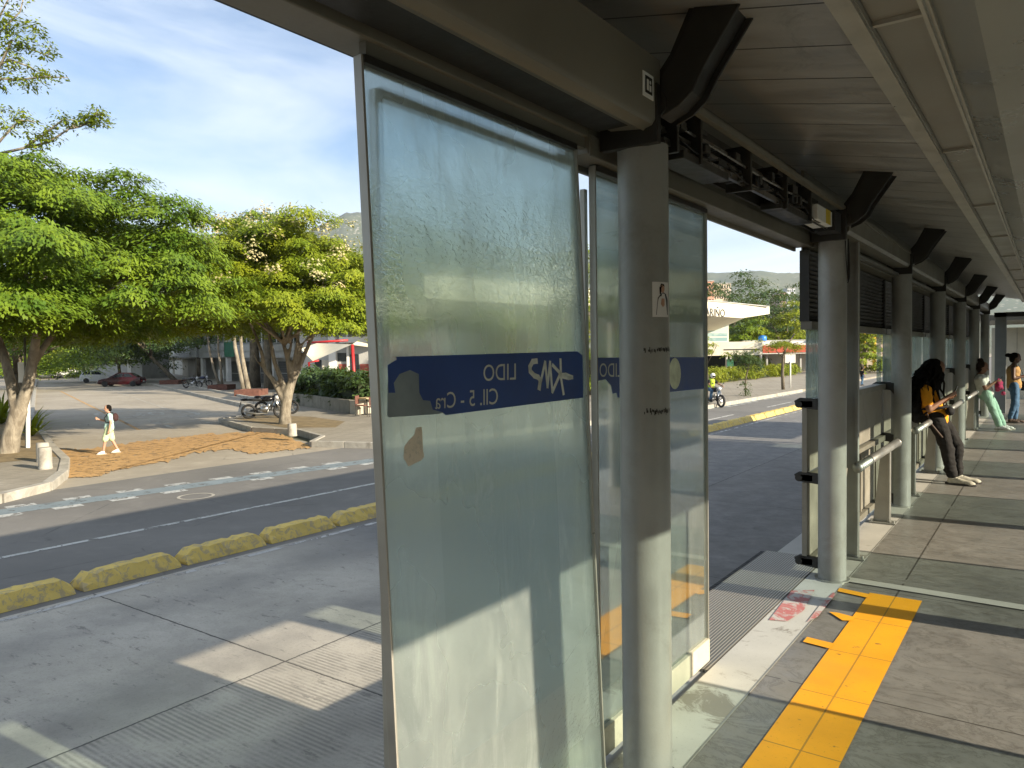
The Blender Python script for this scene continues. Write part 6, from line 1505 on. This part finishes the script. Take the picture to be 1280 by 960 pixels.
# --- woman in mint trousers
Y2 = 18.8
w2 = thing('person', 'woman in white top and mint trousers leaning by the columns, hair in a bun', 'person', (-.95, Y2, 0))
def k2f(x, z): return V(x*1.19, Y2, (z-1.75)*1.19+1.75)
hc2 = k2f(-.985, 1.36); fd2 = V(.93, -.1, -.35); s2 = .98
pel = V(-1.11, Y2, .77); ch = V(-1.185, Y2, 1.03); nk = V(-1.20, Y2, 1.14)
hc2 = V(-1.155, Y2, 1.30)
skin = MB(); head(skin, hc2, fd2, s2); cl(skin, [nk, nk+V(.03, 0, .08)], [.05, .046]); cl(skin, [pel, ch, nk], [.13, .12, .07])
sR, sL = V(-1.18, Y2-.16, 1.07), V(-1.20, Y2+.16, 1.07); eR, eL = V(-1.10, Y2-.2, .86), V(-1.10, Y2+.19, .86); wR, wL = V(-.93, Y2-.09, 1.00), V(-.93, Y2+.07, 1.0)
for a, e, w_ in ((sR, eR, wR), (sL, eL, wL)): cl(skin, [a, e, w_], [.046, .038, .025])
hand(skin, wR, V(.9, .3, .2), V(-.2, .8, .5), 1, .7, 1); hand(skin, wL, V(.9, -.3, .2), V(-.2, -.8, .5), 1, .7, -1)
hR, hL = V(-1.09, Y2-.08, .76), V(-1.09, Y2+.08, .76); kR, kL = V(-.97, Y2-.09, .42), V(-.93, Y2+.09, .43); aR, aL = V(-.86, Y2-.09, .09), V(-.80, Y2+.09, .09)
for h_, k_2, a_ in ((hR, kR, aR), (hL, kL, aL)): cl(skin, [h_, k_2, a_], [.078, .05, .036])
skin.build('body', MT['skin_mid'], w2, remesh=.011, sm_it=3); eyes(hc2, fd2, s2, w2)
b = MB(); cl(b, [pel+V(0, 0, .0), ch, nk-V(0, 0, .03)], [.150, .140, .08]); cl(b, [ch+V(0, -.05, .03), sR, sR+(eR-sR)*.5], [.08, .07, .064]); cl(b, [ch+V(0, .05, .03), sL, sL+(eL-sL)*.5], [.08, .07, .064]); b.build('shirt', CL['offwhite'], w2, remesh=.014)
b = MB(); cl(b, [pel, pel-V(0, 0, .03)], [.138, .14])
for h_, k_2, a_ in ((hR, kR, aR), (hL, kL, aL)): cl(b, [h_, k_2, a_+V(0, 0, .02)], [.10, .078, .068])
b.build('trousers', CL['mint'], w2, remesh=.014)
shoe(aR, aR+V(.20, -.02, -.09), CL['shoe_white'], CL['solew'], w2); shoe(aL, aL+V(.20, .02, -.09), CL['shoe_white'], CL['solew'], w2)
b = MB().ell(hc2+V(-.03, 0, .035), (.102, .09, .10)).ell(hc2+V(-.05, 0, .15), (.06, .06, .055)).ell(hc2+V(-.07, 0, -.02), (.06, .08, .08)); b.build('hair', MT['hair_tied'], w2, remesh=.012)
pb_ = thing('handbag', 'crimson pink bag held in front of the woman in mint trousers', 'bag', tuple(V(-.87, Y2, .78)))
b = MB(); rb_ = random.Random(8); b.ell(V(-.88, Y2-.02, .93), (.07, .12, .10))
for k in range(9): b.ell(V(-.88+.05*(k/9)+rb_.gauss(0, .03), Y2+rb_.gauss(0, .06), 1.0-.25*k/9+rb_.gauss(0, .02)), (.045, .055, .04))
b.build('bag', CL['pink'], pb_, remesh=.014, sm_it=1)
b = MB().tube([V(-.90, Y2-.1, 1.0), V(-.88, Y2-.06, 1.06), V(-.88, Y2+.04, 1.06), V(-.9, Y2+.08, 1.0)], .012, 8); b.build('handle', CL['pink'], pb_, smooth=True)
ph2 = thing('phone', 'small dark phone in the hands of the woman in mint trousers', 'phone', tuple(V(-.84, Y2, 1.03)))
b = MB().obox(V(-.84, Y2, 1.06), V(.03, 0, .05), V(0, .036, 0), V(-.004, 0, .003)); b.build('case', CL['phone'], ph2, bevel=.003)
# --- generic upright figure
def upright(name_label, loc, rz, h, skin_m, top, bottom, shoe_m, sole, hair_m, armR, armL, stride=.0, shorts=False, sleeveless=False, hairf=None, look=V(1, 0, -.2), tuck=0):
    """built facing +X at the origin with its feet on z=0, then placed"""
    t = thing('person', name_label, 'person', (0, 0, 0)); s = h/1.65
    q = lambda x, y, z: V(x*s, y*s, z*s)
    pel, ch, nk, hc = q(0, 0, .90), q(-.02, 0, 1.22), q(-.01, 0, 1.37), q(.03, 0, 1.515)
    b = MB(); head(b, hc, look, s); cl(b, [nk, nk+q(.03, 0, .07)], [.052*s, .048*s]); cl(b, [pel, q(-.01, 0, 1.05), ch, nk-q(0, 0, .02)], [.135*s, .115*s, .128*s, .065*s])
    for k, arm in ((-1, armR), (1, armL)):
        sh, el, wr = q(-.02, k*.175, 1.31), q(*arm[0]), q(*arm[1]); cl(b, [sh, el, wr], [.050*s, .040*s, .026*s]); hand(b, wr, Vector(arm[2]), Vector(arm[3]), s, .55, -k)
    legs = []
    for k in (-1, 1):
        f_ = stride*k; h_, kn, an = q(0, k*.085, .88), q(f_*.5+.03, k*.09, .48), q(f_-.0+(.0 if f_ >= 0 else -.04), k*.085, .09 if f_ >= 0 else .11); legs.append((h_, kn, an)); cl(b, [h_, kn, an], [.085*s, .054*s, .038*s])
    b.build('body', MT[skin_m], t, remesh=.012, sm_it=3); eyes(hc, look, s, t)
    b = MB(); cl(b, [pel+q(0, 0, -.02), q(-.01, 0, 1.05), ch, nk-q(0, 0, .05)], [.158*s, .138*s, .146*s, .075*s])
    for k, arm in ((-1, armR), (1, armL)):
        sh, el = q(-.02, k*.175, 1.31), q(*arm[0])
        if not sleeveless: cl(b, [ch+q(0, k*.06, .05), sh, sh+(el-sh)*.55], [.09*s, .07*s, .064*s])
    b.build('top', top, t, remesh=.014)
    b = MB(); cl(b, [pel+q(0, 0, .04), pel-q(0, 0, .05)], [.142*s, .148*s])
    for h_, kn, an in legs: cl(b, [h_, kn+q(0, 0, .02 if shorts else 0)] if shorts else [h_, kn, an+q(0, 0, .03)], [.112*s, .105*s] if shorts else [.104*s, .074*s, .056*s])
    b.build('shorts' if shorts else 'trousers', bottom, t, remesh=.014)
    for h_, kn, an in legs: shoe(an, an+q(.19, 0, -.09 if an.z < .1*s else -.10), shoe_m, sole, t, s)
    b = MB().ell(hc+q(-.03, 0, .035), (.105*s, .092*s, .10*s)).ell(hc+q(-.075, 0, -.02), (.06*s, .085*s, .085*s))
    if hairf: hairf(b, hc, s)
    b.build('hair', MT[hair_m], t, remesh=.012)
    t.location = loc; t.rotation_euler.z = rz; return t
# standing woman
def bun(b, hc, s): b.ell(hc+V(-.15, 0, .07)*s, (.07*s, .06*s, .05*s))
p3 = gZ(1267, 529, 0)
w3 = upright('woman with dark hair tied back, mustard top and blue jeans, standing near the end wall', (p3.x, p3.y, .002), .05, 1.60, 'skin_dark', CL['tan'], CL['jeans'], CL['shoe_brown'], CL['sole'], 'hair',
    ((-.02, -.24, 1.05), (.20, -.14, 1.10), (.9, .3, .25), (-.1, .6, .7)), ((-.0, .24, 1.05), (.20, .10, 1.10), (.9, -.3, .25), (-.1, -.6, .7)), .03, False, True, bun, V(1, 0, -.25))
q = Vector((p3.x+.31, p3.y, 1.14)); t = thing('phone', 'phone held up by the standing woman in blue jeans', 'phone', tuple(q))
MB().obox(q, V(.03, 0, .06), V(0, .036, 0), V(-.004, 0, .002)).build('case', CL['phone'], t, bevel=.003)
q = Vector((p3.x+.17, p3.y+.2, .72)); t = thing('handbag', 'black handbag hanging beside the standing woman in blue jeans', 'bag', tuple(q))
MB().ell(q+V(0, 0, .12), (.14, .06, .11)).build('bag', CL['black'], t, remesh=.016); MB().tube([q+V(-.08, 0, .2), q+V(-.10, -.02, .62), q+V(.06, 0, .2)], .008, 6).build('shoulder_strap', CL['black'], t)
# pedestrian crossing
pp = gZ(137.5, 567, RZ+.002)
toC = math.atan2(-pp.y, -pp.x)
upright('woman crossing the side street in pale aqua shirt and lime shorts', (pp.x, pp.y, RZ+.004), azv+math.pi+.55, 1.46, 'skin_light', CL['aqua'], CL['lime'], CL['shoe_white'], CL['solew'], 'hair',
    ((.05, -.24, 1.08), (.30, -.20, 1.16), (.7, .3, .6), (0, 1, 0)), ((-.04, .27, 1.05), (.02, .30, .80), (.2, 0, -1), (0, -1, 0)), .20, True, False, None, V(1, .3, -.05))
q = Vector((pp.x, pp.y, RZ))+Matrix.Rotation(azv+math.pi+.55, 3, 'Z') @ V(-.17, .03, 1.0); t = thing('backpack', 'dark red backpack on the woman crossing the street', 'backpack', tuple(q))
MB().ell(q+V(0, 0, .08), (.075, .10, .13)).build('bag', mat('dark_red_cloth', (.035, .012, .012), .8), t, remesh=.02)
M3 = Matrix.Rotation(azv+math.pi+.55, 3, 'Z'); PB = Vector((pp.x, pp.y, RZ))
MB().tube([PB+M3 @ V(x, y, z) for x, y, z in [(-.12, .12, 1.22), (.02, .12, 1.22), (.115, .11, 1.08), (.09, .13, .95), (-.08, .16, .92)]], .016, 8).build('shoulder_strap', CL['black'], t, smooth=True)
# pedestrian far down the road
pf = gZ(1077.5, 482, RZ)
upright('distant pedestrian in dark shirt and jeans walking on the road, seen through the window bay', (pf.x, pf.y, RZ+.002), azv+.4, 1.35, 'skin_mid', CL['black'], CL['jeans'], CL['sole'], CL['sole'], 'hair', ((-.05, -.25, 1.05), (.05, -.27, .80), (0, 0, -1), (1, 0, 0)), ((.05, .25, 1.05), (.12, .24, .82), (0, 0, -1), (1, 0, 0)), .16)
# motorcycle with rider
pm = gZ(891, 508.5, RZ); ang = math.atan2(-AX[2].y, -AX[2].x)+.35
mo = motorbike('motorcycle ridden toward the station on the main road', (pm.x, pm.y, RZ), ang, blk, 0, True)
rd = thing('person', 'motorcycle rider in white helmet and neon vest riding on the main road', 'person', (0, 0, 0))
sk = MB(); hd = V(.02, 0, 1.52); head(sk, hd, V(1, 0, -.1), 1.0); cl(sk, [V(-.2, 0, .92), V(-.1, 0, 1.25), V(-.05, 0, 1.40)], [.14, .135, .06])
for k in (-1, 1):
    cl(sk, [V(-.08, k*.18, 1.30), V(.10, k*.28, 1.12), V(.33, k*.34, 1.04)], [.05, .04, .028]); hand(sk, V(.33, k*.34, 1.04), V(.8, 0, -.3), V(0, 0, -1), 1, .9, -k); cl(sk, [V(-.2, k*.1, .90), V(.22, k*.20, .80), V(.05, k*.19, .36)], [.085, .06, .04])
sk.build('body', MT['skin_mid'], rd, remesh=.014)
b = MB(); cl(b, [V(-.2, 0, .92), V(-.1, 0, 1.25), V(-.05, 0, 1.36)], [.155, .155, .08])
for k in (-1, 1): cl(b, [V(-.08, k*.16, 1.29), V(.02, k*.24, 1.2)], [.075, .065])
b.build('jacket', CL['black'], rd, remesh=.016)
b = MB(); cl(b, [V(-.16, 0, .98), V(-.09, 0, 1.27)], [.165, .165]); b.build('vest', mat('neon_vest', (.45, .62, .04), .7), rd, remesh=.016)
b = MB()
for k in (-1, 1): cl(b, [V(-.2, k*.1, .90), V(.22, k*.20, .80), V(.05, k*.19, .40)], [.10, .075, .06])
b.build('trousers', CL['jeans'], rd, remesh=.016)
for k in (-1, 1): shoe(V(.05, k*.19, .38), V(.22, k*.19, .28), CL['black'], CL['sole'], rd)
b = MB().ell(hd+V(-.01, 0, .03), (.135, .12, .135)); b.build('helmet', MT['white'], rd, remesh=.016); MB().ell(hd+V(.07, 0, .0), (.075, .09, .05)).build('visor', MT['carglass'], rd, smooth=True)
rd.location = (pm.x, pm.y, RZ); rd.rotation_euler.z = ang
# ================================================================== HAZE
hz = MB().box(-4200, 2200, -1500, 4200, RZ-1.2, 700).build('haze', bpy.data.materials.new('haze_air'), kind='stuff')
hm = hz.data.materials[0]; hm.use_nodes = True; nt = hm.node_tree; nt.nodes.clear()
ho = nt.nodes.new('ShaderNodeOutputMaterial'); pv = nt.nodes.new('ShaderNodeVolumePrincipled')
pv.inputs['Color'].default_value = (.78, .88, 1, 1); pv.inputs['Density'].default_value = HAZE; pv.inputs['Anisotropy'].default_value = .2
nt.links.new(pv.outputs[0], ho.inputs['Volume'])
#@@NEXT3
